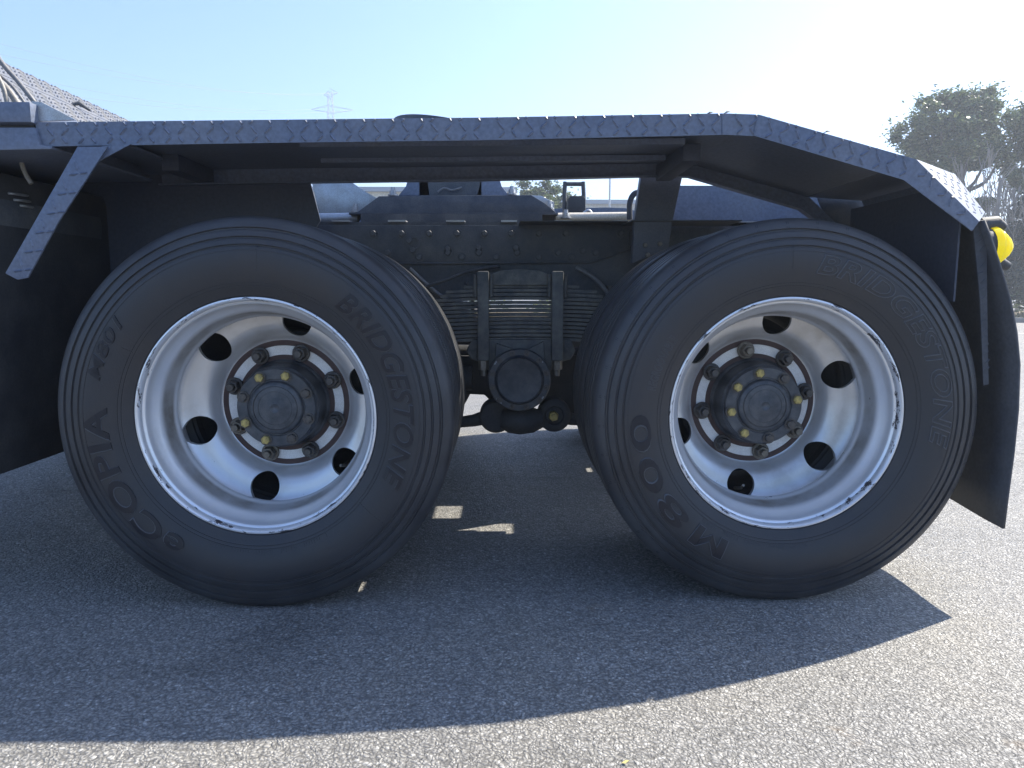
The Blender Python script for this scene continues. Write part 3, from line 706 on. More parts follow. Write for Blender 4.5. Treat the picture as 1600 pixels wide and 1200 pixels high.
for y, ln in ((1.05, 0.03), (1.62, 0.035)):
    mb = MB(); c0 = rp(t_seam, y, 0.008)
    mb.tube([c0 + Vector((-0.02, 0, 0.0)), c0 + Vector((0.0, ln * .5, 0.012)), c0 + Vector((0.035, ln, -0.012))], [0.006, 0.009, 0.005], 8)
    sub('ramp_latch', mb, M['frame'], rmpo, smooth=40)
# back wall of the ramp so it is a closed body
part('ramp_body', MB().box((-2.4, 0.02, 1.05), (-1.76, 2.42, 1.58)), M['paint'])
# hoses above the side box
def tube_part(name, px, Y, r, m, n=10):
    pts = smooth_path([at(x, y, Y + dy) for x, y, dy in px], 5)
    return part(name, MB().tube(pts, r, n), m, smooth=50)
tube_part('air_hose', [(-30, 40, .02), (0, 94, 0), (28, 127, 0), (54, 160, 0), (62, 172, .03)], 0.02, 0.0058, M['hose'])
tube_part('air_hose', [(-40, 85, .02), (0, 118, 0), (20, 136, 0), (40, 163, 0)], 0.06, 0.0038, M['hose'])
tube_part('coolant_pipe', [(-20, 90, .0), (-4, 118, 0), (6, 140, 0), (12, 165, 0)], 0.05, 0.0055, M['hose_beige'])
tube_part('coolant_pipe', [(-30, 105, .0), (4, 132, 0), (18, 148, 0), (30, 166, 0)], 0.09, 0.0085, M['hose_beige'])
tube_part('drain_hose', [(30, 234, .0), (34, 255, 0), (40, 272, 0), (49, 287, 0.0)], 0.12, 0.0058, M['hose_beige'])
# things in the gloom ahead of the front wheel
tk = MB(); tk.box((-2.5, 0.0, 0.335), (-1.30, 0.66, 1.13)); tank = part('fuel_tank', tk, M['dark'], bevel=0.035)
part('fuel_tank', MB().box((-2.5, 1.78, 0.335), (-1.22, 2.44, 1.13)), M['dark'], bevel=0.035)  # far tank, added out of view to keep sun off the ground
e = MB(); pts = [(-1.296, 0.0, 0.90), (-1.294, -0.004, 0.62), (-1.294, -0.004, 0.42), (-1.305, -0.004, 0.352), (-1.36, -0.004, 0.330), (-1.9, -0.004, 0.328)]
sub('tank_strap', MB().tube(smooth_path(pts, 5), 0.006, 8), M['hose_beige'], tank, smooth=50)
cy = MB(); cy.lathe([(0.0, 0.05), (0.10, 0.06), (0.125, 0.09), (0.125, 0.56), (0.1, 0.59), (0, 0.6)], 40, c=(-1.42, 0, 1.02)); part('air_reservoir', cy, M['frame'], smooth=40)
for i, (y0, y1) in enumerate(((301, 303), (311, 313), (318, 322))):
    tube_part('steel_brake_pipe', [(-60, y0, 0), (0, y0 + 0.5, 0), (22 + i * 8, y1, 0), (44 + i * 6, y1 + 3, .08)], 0.14 + .02 * i, 0.0035, M['galv'], 8)
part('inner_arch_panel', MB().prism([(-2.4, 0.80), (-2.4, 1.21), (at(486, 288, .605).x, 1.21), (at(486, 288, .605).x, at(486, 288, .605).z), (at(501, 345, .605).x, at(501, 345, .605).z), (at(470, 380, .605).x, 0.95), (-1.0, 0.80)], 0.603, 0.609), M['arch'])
part('inner_arch_panel', MB().prism([(p_.x, p_.z) for p_ in [at(x, y, .61) for x, y in ((1290, 339), (1276, 300), (1440, 300), (1500, 350), (1500, 560), (1330, 420))]], 0.616, 0.622), M['frame'])

# ---- frame rails
def rail(y_out, side):
    """C section with its web outside; side=1 for this side"""
    z1 = at(700, 347, 0.80).z; mb = MB(); s = side
    mb.box((-2.4, min(y_out, y_out + s * .008), 0.80), (1.36, max(y_out, y_out + s * .008), z1 - 0.008))
    mb.box((-2.4, min(y_out, y_out + s * .085), z1 - .008), (1.36, max(y_out, y_out + s * .085), z1))
    mb.box((-2.4, min(y_out, y_out + s * .085), 0.792), (1.36, max(y_out, y_out + s * .085), 0.80))
    return mb
ZF = at(700, 347, 0.80).z
fr = part('chassis_rail', rail(0.80, 1), M['frame']); part('chassis_rail', rail(2 * ROOT.y - 0.80, -1), M['frame'])
q = [at(x, y, 0.792) for x, y in ((380, 352), (984, 352), (984, 391), (925, 411), (380, 415))]
mb = MB(); mb.prism([(p.x, p.z) for p in q], 0.789, 0.7985); rpz = part('frame_reinforcement', mb, M['frame'], bevel=0.0015)
mb = MB(); q = [at(x, y, 0.785) for x, y in ((380, 413.5), (925, 410), (984, 390))]
mb.tube(q, 0.0035, 6); sub('plate_edge', mb, M['frame'], rpz, smooth=40)
bolt = MB(); hexagon(bolt, 0.011, -0.012, 0.0, rot=0.3); bolt.lathe([(0, 0.002), (0.016, 0.002), (0.016, -0.002), (0, -0.002)], 16)
boltm = bolt.mesh('frame_bolt', M['frame'], smooth=30)
bp = [(x, 365) for x in (584, 628, 671, 714, 757, 799, 842, 884, 970)] + [(x, 395 + (i % 2) * 7) for i, x in enumerate((606, 655, 700, 722, 748, 775, 808, 842, 872, 893, 930))] + [(640, 376), (645, 391), (748, 387), (806, 387), (911, 392), (700, 388)]
for x, y in bp: 
    p = at(x, y, 0.789); link('frame_bolt', boltm, None, rpz, p)
mb = MB(); p = at(645, 379, 0.785); mb.lathe([(0.026, 0.0), (0.026, -0.004), (0.018, -0.004), (0.018, 0)], 24, c=(p.x, 0.788, p.z)); sub('frame_hole_collar', mb, M['frame'], rpz)
# shim plates on the top flange
for x0, x1, y in ((518, 545, 346.5), (606, 634, 346), (697, 726, 346), (783, 808, 345.5), (867, 893, 345), (958, 981, 343.5)):
    a = at(x0, y, 0.79); b = at(x1, y, 0.79)
    part('flange_shim', MB().box((a.x, 0.79, ZF), (b.x, 0.86, ZF + 0.006)), M['galv'])
# light pipe lying along the top of the frame
a, b = at(480, 343, 0.95), at(540, 343, 0.95)
part('tail_pipe_run', MB().tube([at(455, 343, 0.95), at(560, 341, .95)], 0.021, 20), M['galv'], smooth=50)
part('air_pipe', MB().tube([at(868, 340, 0.95), at(986, 338.5, .95)], 0.0175, 20), M['cream'], smooth=50)
# frame behind the rear wheel: a panel with a light flange
q = [at(x, y, 0.84) for x, y in ((1040, 262), (1345, 262), (1345, 349), (1040, 349))]
mb = MB(); mb.box((q[0].x, 0.84, q[2].z), (q[1].x, 0.848, 1.20)); part('rear_deck_side_panel', mb, M['paint'])
mb = MB(); mb.box((q[0].x - .02, 0.80, ZF - 0.012), (q[1].x, 0.84, ZF + 0.004)); part('deck_flange', mb, M['galv'])
# cross members
for x in (-1.55, -0.15, 0.36, 1.30):
    part('cross_member', MB().box((x - 0.04, 0.81, 0.84), (x + 0.04, 2 * ROOT.y - 0.81, 1.02)), M['frame'], bevel=0.004)

# ---- fifth wheel mount
Ym = 0.90
zb = at(700, 333, Ym).z
q = [at(x, y, Ym) for x, y in ((545, 334), (560, 330), (592, 306.5), (830, 304.5), (852, 318), (868, 331), (868, 334))]
mb = MB(); mb.prism([(p.x, p.z) for p in q], Ym, Ym + 0.62); mount = part('fifth_wheel_mount', mb, M['frame'], bevel=0.003)
a, b = at(545, 333, Ym - .01), at(872, 335.5, Ym - .01)
part('mount_plate', MB().box((a.x, Ym - .01, b.z - .0), (b.x, Ym + 0.64, b.z + 0.007)), M['frame'], bevel=0.001)
part('mount_subframe', MB().box((a.x + .05, 0.86, ZF), (b.x - .06, 1.58, b.z - 0.0005)), M['frame'])
nm = MB(); hexagon(nm, 0.013, -0.013, 0.0); 
nt_ = MB()
for kk in range(1):
    pts = [(0.013 * math.cos(math.pi / 3 * k), 0.013 * math.sin(math.pi / 3 * k)) for k in range(6)]
    nt_.loft([Vector((x, y, 0)) for x, y in pts], [Vector((x, y, 0.017)) for x, y in pts])
    pts = [(0.008 * math.cos(math.pi / 4 * k), 0.008 * math.sin(math.pi / 4 * k)) for k in range(8)]
    nt_.loft([Vector((x, y, 0.017)) for x, y in pts], [Vector((x, y, 0.029)) for x, y in pts])
    pts = [(0.019 * math.cos(math.pi / 8 * k), 0.019 * math.sin(math.pi / 8 * k)) for k in range(16)]
    nt_.loft([Vector((x, y, -.003)) for x, y in pts], [Vector((x, y, 0.003)) for x, y in pts])
ntm = nt_.mesh('mount_nut', M['galv'])
for x, y in ((556, 331), (614, 305), (800, 303.5), (858, 326), (884, 340)):
    p = at(x, y, Ym + 0.02); link('mount_nut', ntm, None, mount, p)
def prism_px(name, pts, Y, depth, m, bevel=0.0):
    q = [at(x, y, Y) for x, y in pts]; mb = MB(); mb.prism([(p.x, p.z) for p in q], Y, Y + depth); return part(name, mb, m, bevel=bevel)
prism_px('pivot_pedestal', ((622, 306), (634, 291), (640, 270), (668, 270), (672, 306)), 1.02, 0.4, M['paint'], 0.003)
prism_px('pivot_pedestal', ((744, 306), (748, 292), (752, 270), (778, 270), (784, 291), (796, 306)), 1.02, 0.4, M['paint'], 0.003)
prism_px('locking_jaw', ((672, 306), (676, 270), (740, 270), (744, 306)), 1.06, 0.3, M['dark'], 0.004)
tube_part('release_cable', [(684, 300, 0), (694, 294, 0), (706, 297, 0), (722, 293, 0)], 1.0, 0.004, M['hose'])
prism_px('mount_wedge', ((824, 304.5), (846, 306), (866, 316), (866, 330), (852, 318)), 1.00, 0.3, M['galv'], 0.002)
# coupling plate; its raised edge shows over the fender
cpz = at(640, 181, 1.12).z
cp = MB()
ring = []
for k in range(48):
    a = 2 * math.pi * k / 48
    ring.append((0.25 * math.cos(a), 0.25 * math.sin(a)))
tl = R(10)
def cpt(x, y, h): return Vector((-0.20 + x * math.cos(tl) + h * math.sin(tl), 1.22 + y, cpz - 0.078 + -x * math.sin(tl) + h * math.cos(tl)))
cp.loft([cpt(x, y, 0.0) for x, y in ring], [cpt(x, y, 0.035) for x, y in ring])
part('coupling_plate', cp, M['frame'], smooth=40)
part('coupling_pedestal', MB().box((-0.32, 1.02, 1.12), (-0.08, 1.42, cpz - 0.13)), M['frame'])
# bracket plate seen in the gap at the left
prism_px('mudguard_bracket', ((487, 285), (550, 285), (572, 300), (604, 318), (590, 328), (560, 337), (499, 337)), 1.20, 0.012, M['galv'], 0.002)
# lamp guard hoop and box behind the frame
hp = MB(); pts = smooth_path([at(882, 333, 1.30), at(882, 305, 1.30), at(883, 284, 1.3)], 4); hp.tube(pts, 0.009, 8)
pts = smooth_path([at(912, 333, 1.30), at(912, 305, 1.30), at(911, 284, 1.3)], 4); hp.tube(pts, 0.009, 8)
hp.tube([at(882, 287.5, 1.30), at(912, 287.5, 1.3)], 0.009, 8)
part('guard_hoop', hp, M['frame'], smooth=50)
prism_px('junction_box', ((888, 332), (888, 310), (892, 306), (911, 306), (915, 310), (915, 332)), 1.26, 0.08, M['dark'], 0.003)
hl = MB(); pts = smooth_path([at(984, 343, 0.9), at(984, 318, .9), at(990, 304, .9), at(1000, 301, 0.9), at(1010, 305, .9), at(1014, 330, .9)], 6); hl.tube(pts, 0.011, 10)
part('suzi_hose_loop', hl, M['dark'], smooth=50)
tube_part('cable_end', [(912, 333, 0), (920, 329, 0), (926, 336, 0)], 1.1, 0.006, M['galv'], 8)

# ---- tandem spring pack, clamps and trunnion
YS = 0.62
def W(x, y, Y): return at(x, y, Y)
spr_z = [(430 + 6.6 * i) for i in range(15)]
zt = at(815, 444, YS).z; zb_ = at(815, 533, YS).z
nl = 14; th = (zt - zb_) / nl
cx = at(815, 480, YS).x
half = [0.195, 0.255, 0.275, 0.33, 0.38, 0.43, 0.46, 0.49, 0.50, 0.50, 0.50, 0.50, 0.50, 0.50]
for i in range(nl):
    z1 = zt - th * i; h = half[i]; mb = MB(); n = 12; A = []
    top = []; bot = []
    for k in range(n + 1):
        x = -h + 2 * h * k / n; s_ = -0.10 * x * x
        top.append((cx + x, z1 + s_ - 0.0012)); bot.append((cx + x, z1 - th + s_ + 0.0022))
    for k in range(n):
        mb.prism([top[k], top[k + 1], bot[k + 1], bot[k]], YS, YS + 0.09)
    jt = (i % 2) * 0.0012
    part('spring_leaf', MB().add([(v[0], v[1] - jt, v[2]) for v in mb.v], mb.f), M['spring'])
# top saddle plate
q = [at(x, y, YS - .012) for x, y in ((767, 446), (769, 428), (782, 423), (812, 420.5), (842, 423), (856, 428), (859, 446))]
mb = MB(); mb.prism([(p.x, p.z) for p in q], YS - .012, YS + .1); part('spring_saddle', mb, M['spring'], bevel=0.004)
# u bolts
for x in (755, 871):
    ub = MB()
    a = at(x, 424, YS - .02); b = at(x, 563, YS - .02)
    ub.box((a.x - 0.0195, YS - .045, b.z), (a.x + 0.0195, YS - .012, a.z))
    o = part('clamp_strap', ub, M['spring'], bevel=0.006)
    for dx in (-0.026, 0.026):
        r_ = MB(); r_.tube([(a.x + dx, YS - .02, a.z - .01), (a.x + dx, YS - .02, a.z - 0.085)], 0.007, 8)
        sub('clamp_edge', r_, M['spring'], o, smooth=50)
    nb2 = MB(); z0 = b.z; pts = [(0.018 * math.cos(math.pi / 3 * k), 0.018 * math.sin(math.pi / 3 * k)) for k in range(6)]
    nb2.loft([Vector((a.x + px_, YS - .03 + py_, z0 - .03)) for px_, py_ in pts], [Vector((a.x + px_, YS - .03 + py_, z0)) for px_, py_ in pts])
    nb2.tube([(a.x, YS - .03, z0), (a.x, YS - .03, z0 - .052)], 0.0105, 10)
    sub('clamp_nut', nb2, M['nut_worn'], o)
# trunnion casting
q = [at(x, y, YS - .01) for x, y in ((738, 530), (892, 530), (900, 548), (892, 562), (868, 568), (850, 600), (774, 600), (758, 568), (736, 562), (728, 548))]
mb = MB(); mb.prism([(p.x, p.z) for p in q], YS - .01, YS + .14); part('trunnion_saddle', mb, M['spring'], bevel=0.008)
q = [at(x, y, YS - .03) for x, y in ((775, 536), (800, 545), (826, 545), (850, 533), (853, 580), (772, 580))]
mb = MB(); mb.prism([(p.x, p.z) for p in q], YS - .03, YS); part('saddle_web', mb, M['spring'], bevel=0.006)
tc_ = at(811.5, 594, 0.56)
tb = MB(); tb.lathe([(0.085, 0.10), (0.085, 0.03), (0.1035, 0.022), (0.1065, 0.014), (0.1060, 0.004), (0.1020, 0.0), (0.0840, 0.0), (0.0800, -0.006), (0.0770, -0.008), (0.0740, -0.003), (0.05, 0.001), (0.0, 0.002)], 72, c=tc_)
trn = part('trunnion_cap', tb, M['hub'], smooth=32)
tbm = bolt_mesh(M['nut'], 0.0075, 0.006)
for k in range(12):
    a = R(15 + 30 * k); o = link('trunnion_bolt', tbm, None, trn, tc_ + Vector((0.0935 * math.cos(a), 0.001, 0.0935 * math.sin(a)))); o.scale = (0.62, 1, 0.62)
for a0, ln in ((142, 12), (226, 14), (40, 6), (322, 8)):
    pm = MB(); n = 8; V = []; F_ = []
    for i in range(n + 1):
        a = R(a0 - ln / 2 + ln * i / n); w2 = 0.0022 + 0.0016 * math.sin(i * 2.3)
        for r in (0.0985 - w2, 0.0985 + w2): V.append(tc_ + Vector((r * math.cos(a), -0.0006, r * math.sin(a))))
    for i in range(n): F_.append((2 * i, 2 * i + 1, 2 * i + 3, 2 * i + 2))
    pm.add(V, F_); sub('paint_mark', pm, M['white'], trn)
# trunnion shaft, torque rods
part('trunnion_shaft', MB().tube([(tc_.x, 0.6, tc_.z), (tc_.x, 1.84, tc_.z)], 0.06, 20), M['dark'], smooth=50)
tq = MB(); cL = at(775, 650, 0.66); cR = at(866, 649, 0.66)
tq.lathe([(0.0, -0.02), (0.05, -0.02), (0.058, -0.012), (0.058, 0.06), (0.0, 0.06)], 36, c=cL)
tq.tube([at(700, 662, 0.70), at(740, 657, .70), cL + Vector((0, 0.03, 0))], [0.018, 0.022, 0.03], 16); part('torque_rod', tq, M['dark'], smooth=40); tq = MB()
tq.lathe([(0.0, 0.0), (0.03, 0.0), (0.034, -0.01), (0.05, -0.01), (0.058, -0.004), (0.058, 0.06), (0.0, 0.06)], 36, c=cR)
tq.tube([cR + Vector((0, 0.03, 0)), at(893, 655, .70), at(925, 657, .7)], [0.03, 0.022, 0.02], 16)
part('torque_rod', tq, M['dark'], smooth=40)
mid = MB(); mid.tube([at(783, 655, .64), at(795, 656, .64), at(812, 656.5, .64), at(832, 656, .64), at(848, 654, .64)], [0.030, 0.045, 0.05, 0.045, 0.030], 20); part('torque_rod_bracket', mid, M['dark'], smooth=50)
nb3 = MB(); hexagon(nb3, 0.018, cR.y - .03, cR.y, c=(cR.x - 0.004, cR.z), rot=0.3); nb3.lathe([(0, -.04), (0.010, -.04), (0.010, -.02)], 12, c=cR + Vector((-.004, 0, 0))); part('torque_rod_nut', nb3, M['yellow'])
mb = MB(); q = [at(x, y, 0.80) for x, y in ((690, 556), (915, 556), (915, 662), (894, 661), (884, 646), (872, 634), (850, 630), (768, 628), (757, 617), (690, 614))]
mb.prism([(p.x, p.z) for p in q], 0.80, 0.82); part('gap_mask_plate', mb, M['dark'], bevel=0.003)  # made-up dark plate, outlined so only bits of bright ground show
mb = MB(); mb.tube([at(690, 590, .72), at(738, 590, .72)], 0.045, 20); part('brake_chamber', mb, M['dark'], smooth=50)
# prop shaft and a few air lines under the frame
part('prop_shaft', MB().tube([(-2.2, 1.22, 0.66), (-0.85, 1.22, 0.60)], 0.045, 16), M['dark'], smooth=50)
part('inter_axle_shaft', MB().tube([(-0.40, 1.22, 0.56), (0.55, 1.22, 0.54)], 0.04, 16), M['dark'], smooth=50)
part('added_air_tank', MB().tube([(-1.15, 1.02, 0.90), (-1.15, 1.42, 0.90)], 0.13, 24), M['dark'], smooth=50)  # unseen tanks added to fill light leaks between the rails
part('added_air_tank', MB().tube([(-0.30, 1.62, 0.95), (0.40, 1.62, 0.95)], 0.10, 24), M['dark'], smooth=50)
part('valve_block', MB().box((0.42, 0.86, 0.86), (0.60, 1.05, 1.02)), M['dark'], bevel=0.01)
part('frame_sun_blocker', MB().box((-1.5, 0.89, 1.055), (-0.22, 1.55, 1.062)), M['frame'])  # hidden plate added to stop sun leaking through the frame
part('deck_sun_blocker', MB().box((-2.4, 0.0, 1.196), (-0.985, 2.44, 1.203)), M['paint'])  # unseen roof added to shut sun out below the ramp
dk = MB(); ZD = 1.070
for (x0, x1, y0, y1) in ((0.44, 1.36, 0.86, 1.02), (0.44, 0.70, 1.02, 1.125), (1.00, 1.36, 1.02, 1.125), (0.44, 1.36, 1.125, 1.19), (0.44, 0.71, 1.19, 1.34), (0.81, 1.36, 1.19, 1.34), (0.44, 1.36, 1.34, 1.60)):
    dk.box((x0, y0, ZD), (x1, y1, ZD + 0.004))
part('sun_patch_mask', dk, M['frame'])  # unseen plate added, its openings shape the light patches on the ground
part('side_sun_blocker', MB().box((0.36, 1.645, ZD), (1.40, 1.86, ZD + 0.004)), M['frame']); part('side_sun_blocker', MB().box((0.43, 0.606, 1.05), (0.80, 0.795, 1.054)), M['frame'])  # thin strips added beside the rails to block stray sun
part('side_sun_blocker', MB().box((0.06, 0.67, 1.0545), (0.43, 0.795, 1.0575)), M['frame'])
part('side_sun_blocker', MB().box((-1.5, 1.645, ZD), (-0.6, 1.86, ZD + 0.004)), M['frame'])
part('tail_cross_tank', MB().tube([(1.12, 0.95, 0.92), (1.12, 1.5, 0.92)], 0.11, 24), M['dark'], smooth=50)

for k_, (pts_) in enumerate(([(600, 432, 0), (640, 452, -.02), (690, 440, -.03), (730, 425, 0), (780, 416, .02)], [(900, 418, .02), (930, 436, 0), (955, 470, -.03), (960, 520, -.04), (930, 560, 0)], [(690, 540, .05), (715, 520, .0), (735, 500, -.04), (738, 470, -.02), (728, 440, .02)], [(640, 420, .02), (700, 470, .03), (760, 480, .06)])):
    tube_part('brake_hose', pts_, 0.74, 0.008 if k_ % 2 else 0.006, M['hose'] if k_ % 2 else M['dark'])
for px_, py_ in ((648, 455), (955, 455)):
    p = at(px_, py_, 0.76); part('pipe_clamp', MB().box((p.x - .012, 0.76, p.z - .02), (p.x + .012, 0.80, p.z + .02)), M['nut'], bevel=0.003)
# ---- rear mud flap
fl_px = [(1538, 344), (1548, 372), (1563, 420), (1577, 470), (1586, 520), (1591, 570), (1590, 640), (1585, 710), (1579, 770), (1573.5, 826)]
def flap(far):
    T = mir if far else (lambda v: v)
    mb = MB(); V = []; n = len(fl_px); m_ = 9
    for i, (x, y) in enumerate(fl_px):
        o = at(x, y, -0.025)
        for j in range(m_):
            s_ = j / (m_ - 1)
            yy = -0.025 + 0.60 * s_
            z = o.z + (0.03 * s_ if i == n - 1 else 0) * 1.0
            wv = 0.010 * math.sin(s_ * 7 + i * 0.5) * (i / n) - 0.02 * s_ * (i / n)
            V.append(T(Vector((o.x + wv, yy, z))))
    nv = len(V); F_ = []
    for i in range(n - 1):
        for j in range(m_ - 1):
            a = i * m_ + j; F_.append((a, a + 1, a + m_ + 1, a + m_))
    mb.add(V, F_)
    bm_me = mb.mesh('mud_flap', M['flap'], smooth=60)
    o = link('mud_flap', bm_me, None, truck, -ROOT)
    md = o.modifiers.new('s', 'SOLIDIFY'); md.thickness = 0.007; md.offset = 0
    return o
flap(False); flap(True)
q = [at(x, y, 0.0) for x, y in ((1519, 352), (1540, 345), (1541, 470), (1543, 600), (1535, 602), (1530, 470))]
mb = MB(); mb.prism([(p.x, p.z) for p in q], -0.004, 0.002); fh = part('flap_hanger', mb, M['flap'])
mk = MB()
for k in range(9):
    y = 372 + 25 * k; p = at(1531 + k * 1.4, y, -0.004)
    for d in ((0.7, 0.7), (0.7, 0.35)):
        dd = Vector((d[0], 0, d[1])).normalized(); lozenge(mk, p + Vector((0, 0, (0.012 if d[1] > .5 else -0.006))), dd, Vector((0, -1, 0)).cross(dd), Vector((0, -1, 0)), 0.020, 0.005, 0.002)
sub('raised_tread_pattern', mk, M['flap'], fh, kind='stuff')

# ---- amber side lamp behind the flap
am = mat('amber_lens', (0.95, 0.62, 0.02), 0.12, 0, 0.6)
P(am).inputs['Transmission Weight'].default_value = 0.35
P(am).inputs['Subsurface Weight'].default_value = 0.3
P(am).inputs['Base Color'].default_value = (1.0, 0.84, 0.04, 1)
tr_ = N(am, 'ShaderNodeBsdfTranslucent'); tr_.inputs[0].default_value = (1.0, 0.9, 0.06, 1); mx_ = N(am, 'ShaderNodeMixShader'); mx_.inputs[0].default_value = 0.45
L(am, P(am).outputs[0], mx_.inputs[1]); L(am, tr_.outputs[0], mx_.inputs[2]); L(am, mx_.outputs[0], am.node_tree.nodes['Material Output'].inputs[0])
lc = at(1546, 386, 0.10)
def xl(prof, c, seg=40):
    mb = MB()
    n = len(prof)
    V = []
    for k in range(seg):
        a = 2 * math.pi * k / seg
        for x, r in prof: V.append(Vector((c.x + x, c.y + r * math.cos(a), c.z + r * math.sin(a))))
    F_ = []
    for k in range(seg):
        for i in range(n - 1): F_.append((k * n + i, k * n + i + 1, ((k + 1) % seg) * n + i + 1, ((k + 1) % seg) * n + i))
    return mb.add(V, F_)
prof = [(-0.012, 0.0), (-0.012, 0.052), (0.004, 0.054), (0.010, 0.052), (0.012, 0.047), (0.020, 0.046), (0.022, 0.041), (0.031, 0.038), (0.033, 0.033), (0.042, 0.029), (0.044, 0.024), (0.051, 0.019), (0.055, 0.012), (0.057, 0.0)]
lens = part('amber_side_lamp', xl(prof, lc), am, smooth=25)
hs = MB(); hs.tube([lc + Vector((-0.03, 0, 0.055)), lc + Vector((0.012, 0, 0.062)), lc + Vector((0.032, 0, 0.050))], [0.022, 0.019, 0.013], 14); hs.tube([lc + Vector((-0.05, 0, 0)), lc + Vector((-0.012, 0, 0))], 0.05, 24)
part('lamp_housing', hs, M['dark'], smooth=40)
cc = at(1562, 414, 0.14); hd = MB(); hd.tube([cc + Vector((-.03, 0, .004)), cc + Vector((0.0, 0, .004)), cc + Vector((0.022, 0, -.004)), cc + Vector((0.028, 0, -.008))], [0.018, 0.018, 0.012, 0.003], 14); part('lamp_cap', hd, M['dark'], smooth=40)
part('red_marker', MB().box((cc.x - .012, 0.14, cc.z - 0.05), (cc.x + .008, 0.16, cc.z - 0.014)), M['red'], bevel=0.002)
part('lamp_bar', MB().box((1.24, 0.66, 0.86), (1.30, 2.2, 0.92)), M['frame'])

# small fallen leaves on the asphalt
M['fallen'] = mat('fallen_leaf', (0.62, 0.52, 0.2), 0.7)
for (gx, gy, lab, sz) in ((0.212, -0.665, 'tiny yellow fallen leaf on the sunlit asphalt below the gap between the wheels', 0.007), (-0.50, -0.69, 'tiny yellow fallen leaf at the lower left just outside the shadow', 0.008)):
    mb = MB(); mb.add([(-sz, 0, .002), (-.2 * sz, -.5 * sz, .003), (sz, .1 * sz, .006), (.1 * sz, .6 * sz, .004), (0, 0, .004)], [(0, 1, 4), (1, 2, 4), (2, 3, 4), (3, 0, 4)])
    o = mb.build('fallen_leaf', M['fallen'], None, fix=False, loc=(gx, gy, 0.001)); md = o.modifiers.new('s', 'SOLIDIFY'); md.thickness = 0.0008; tag(o, lab, 'leaf', 'fallen leaves on the asphalt')
# ------------------------------------------------------------------ beyond the truck
# kerb, verge, painted line
kz = 0.14
D_K = 20.0
ky = 18.4
M['concrete'] = dusty('kerb_concrete', (0.22, 0.22, 0.21), 0.8, 0, dust=(0.13, 0.12, 0.10), amt=0.7, scale=3, bump=0.2)
M['soil'] = dusty('dry_soil', (0.16, 0.125, 0.08), 0.9, 0, dust=(0.24, 0.19, 0.10), amt=0.8, scale=2.2, bump=0.4)
vg = MB(); vg.box((-90, ky + 0.15, -0.2), (90, ky + 9.0, 0.13)); tag(vg.build('verge', M['soil']), kind='structure')
kb = MB(); n = 150
kme = MB().box((-0.597, 0, -0.1), (0.597, 0.148, kz)).mesh('kerb_stone', M['concrete'], bevel=0.012)
kroot = bpy.data.objects.new('kerb', None); C.objects.link(kroot); kroot.location = (0, ky, 0); tag(kroot, kind='structure')
for i in range(60):
    link('kerb_stone', kme, None, kroot, (-24 + 1.2 * i, 0, 0))
ln_m = mat('road_paint', (0.62, 0.62, 0.6), 0.7)
tc = N(ln_m, 'ShaderNodeTexCoord'); nz = N(ln_m, 'ShaderNodeTexNoise', Scale=9.0, Detail=6.0); L(ln_m, tc.outputs['Object'], nz.inputs['Vector'])
rr = ramp(ln_m, nz.outputs[0], [(0.42, (0.6, 0.6, 0.58)), (0.62, (0.2, 0.2, 0.19))]); L(ln_m, rr.outputs[0], P(ln_m).inputs['Base Color'])
y0 = -1.8 + CAMZ / math.tan(R(PITCH + math.degrees(math.atan(-(-78) / F)) - 0) ) if False else 12.6
tag(MB().add([(-40, y0, .004), (60, y0, .004), (60, y0 + .16, .004), (-40, y0 + .16, .004)], [(0, 1, 2, 3)]).build('painted_line', ln_m), kind='structure')
# tar filled crack at the right
ck = MB(); pts = [(2.62 + 0.11 * i + random.uniform(-.02, .02), 1.72 - 0.05 * i + random.uniform(-.02, .02), 0.004) for i in range(30)]
V = []; F_ = []
for i, p in enumerate(pts): V += [(p[0], p[1] - .004, .004), (p[0], p[1] + .004 + random.uniform(0, .003), .004)]
for i in range(len(pts) - 1): F_.append((2 * i, 2 * i + 2, 2 * i + 3, 2 * i + 1))
tag(ck.add(V, F_).build('asphalt_crack', M['dark']), kind='structure')

def leaf_mat(name, a, b, c):
    m = mat(name, a, 0.4, 0, 0.5)
    gi = N(m, 'ShaderNodeNewGeometry'); r = ramp(m, gi.outputs['Random Per Island'], [(0, a), (0.6, b), (1, c)])
    L(m, r.outputs[0], P(m).inputs['Base Color'])
    tr = N(m, 'ShaderNodeBsdfTranslucent'); L(m, r.outputs[0], tr.inputs[0]); mx = N(m, 'ShaderNodeMixShader'); mx.inputs[0].default_value = 0.35
    L(m, P(m).outputs[0], mx.inputs[1]); L(m, tr.outputs[0], mx.inputs[2]); L(m, mx.outputs[0], m.node_tree.nodes['Material Output'].inputs[0])
    return m
M['leaf'] = leaf_mat('evergreen_leaf', (0.04, 0.075, 0.03), (0.08, 0.12, 0.045), (0.24, 0.26, 0.11))
M['conifer'] = leaf_mat('conifer_needles', (0.03, 0.05, 0.035), (0.045, 0.065, 0.04), (0.07, 0.085, 0.05))
M['dryleaf'] = leaf_mat('dry_grass', (0.22, 0.17, 0.08), (0.30, 0.24, 0.12), (0.12, 0.13, 0.05))
M['bark'] = dusty('bark', (0.10, 0.085, 0.07), 0.85, 0, amt=0.5, scale=6, bump=0.6)
M['bark_pale'] = dusty('pale_bark', (0.22, 0.20, 0.18), 0.85, 0, amt=0.5, scale=6, bump=0.6)
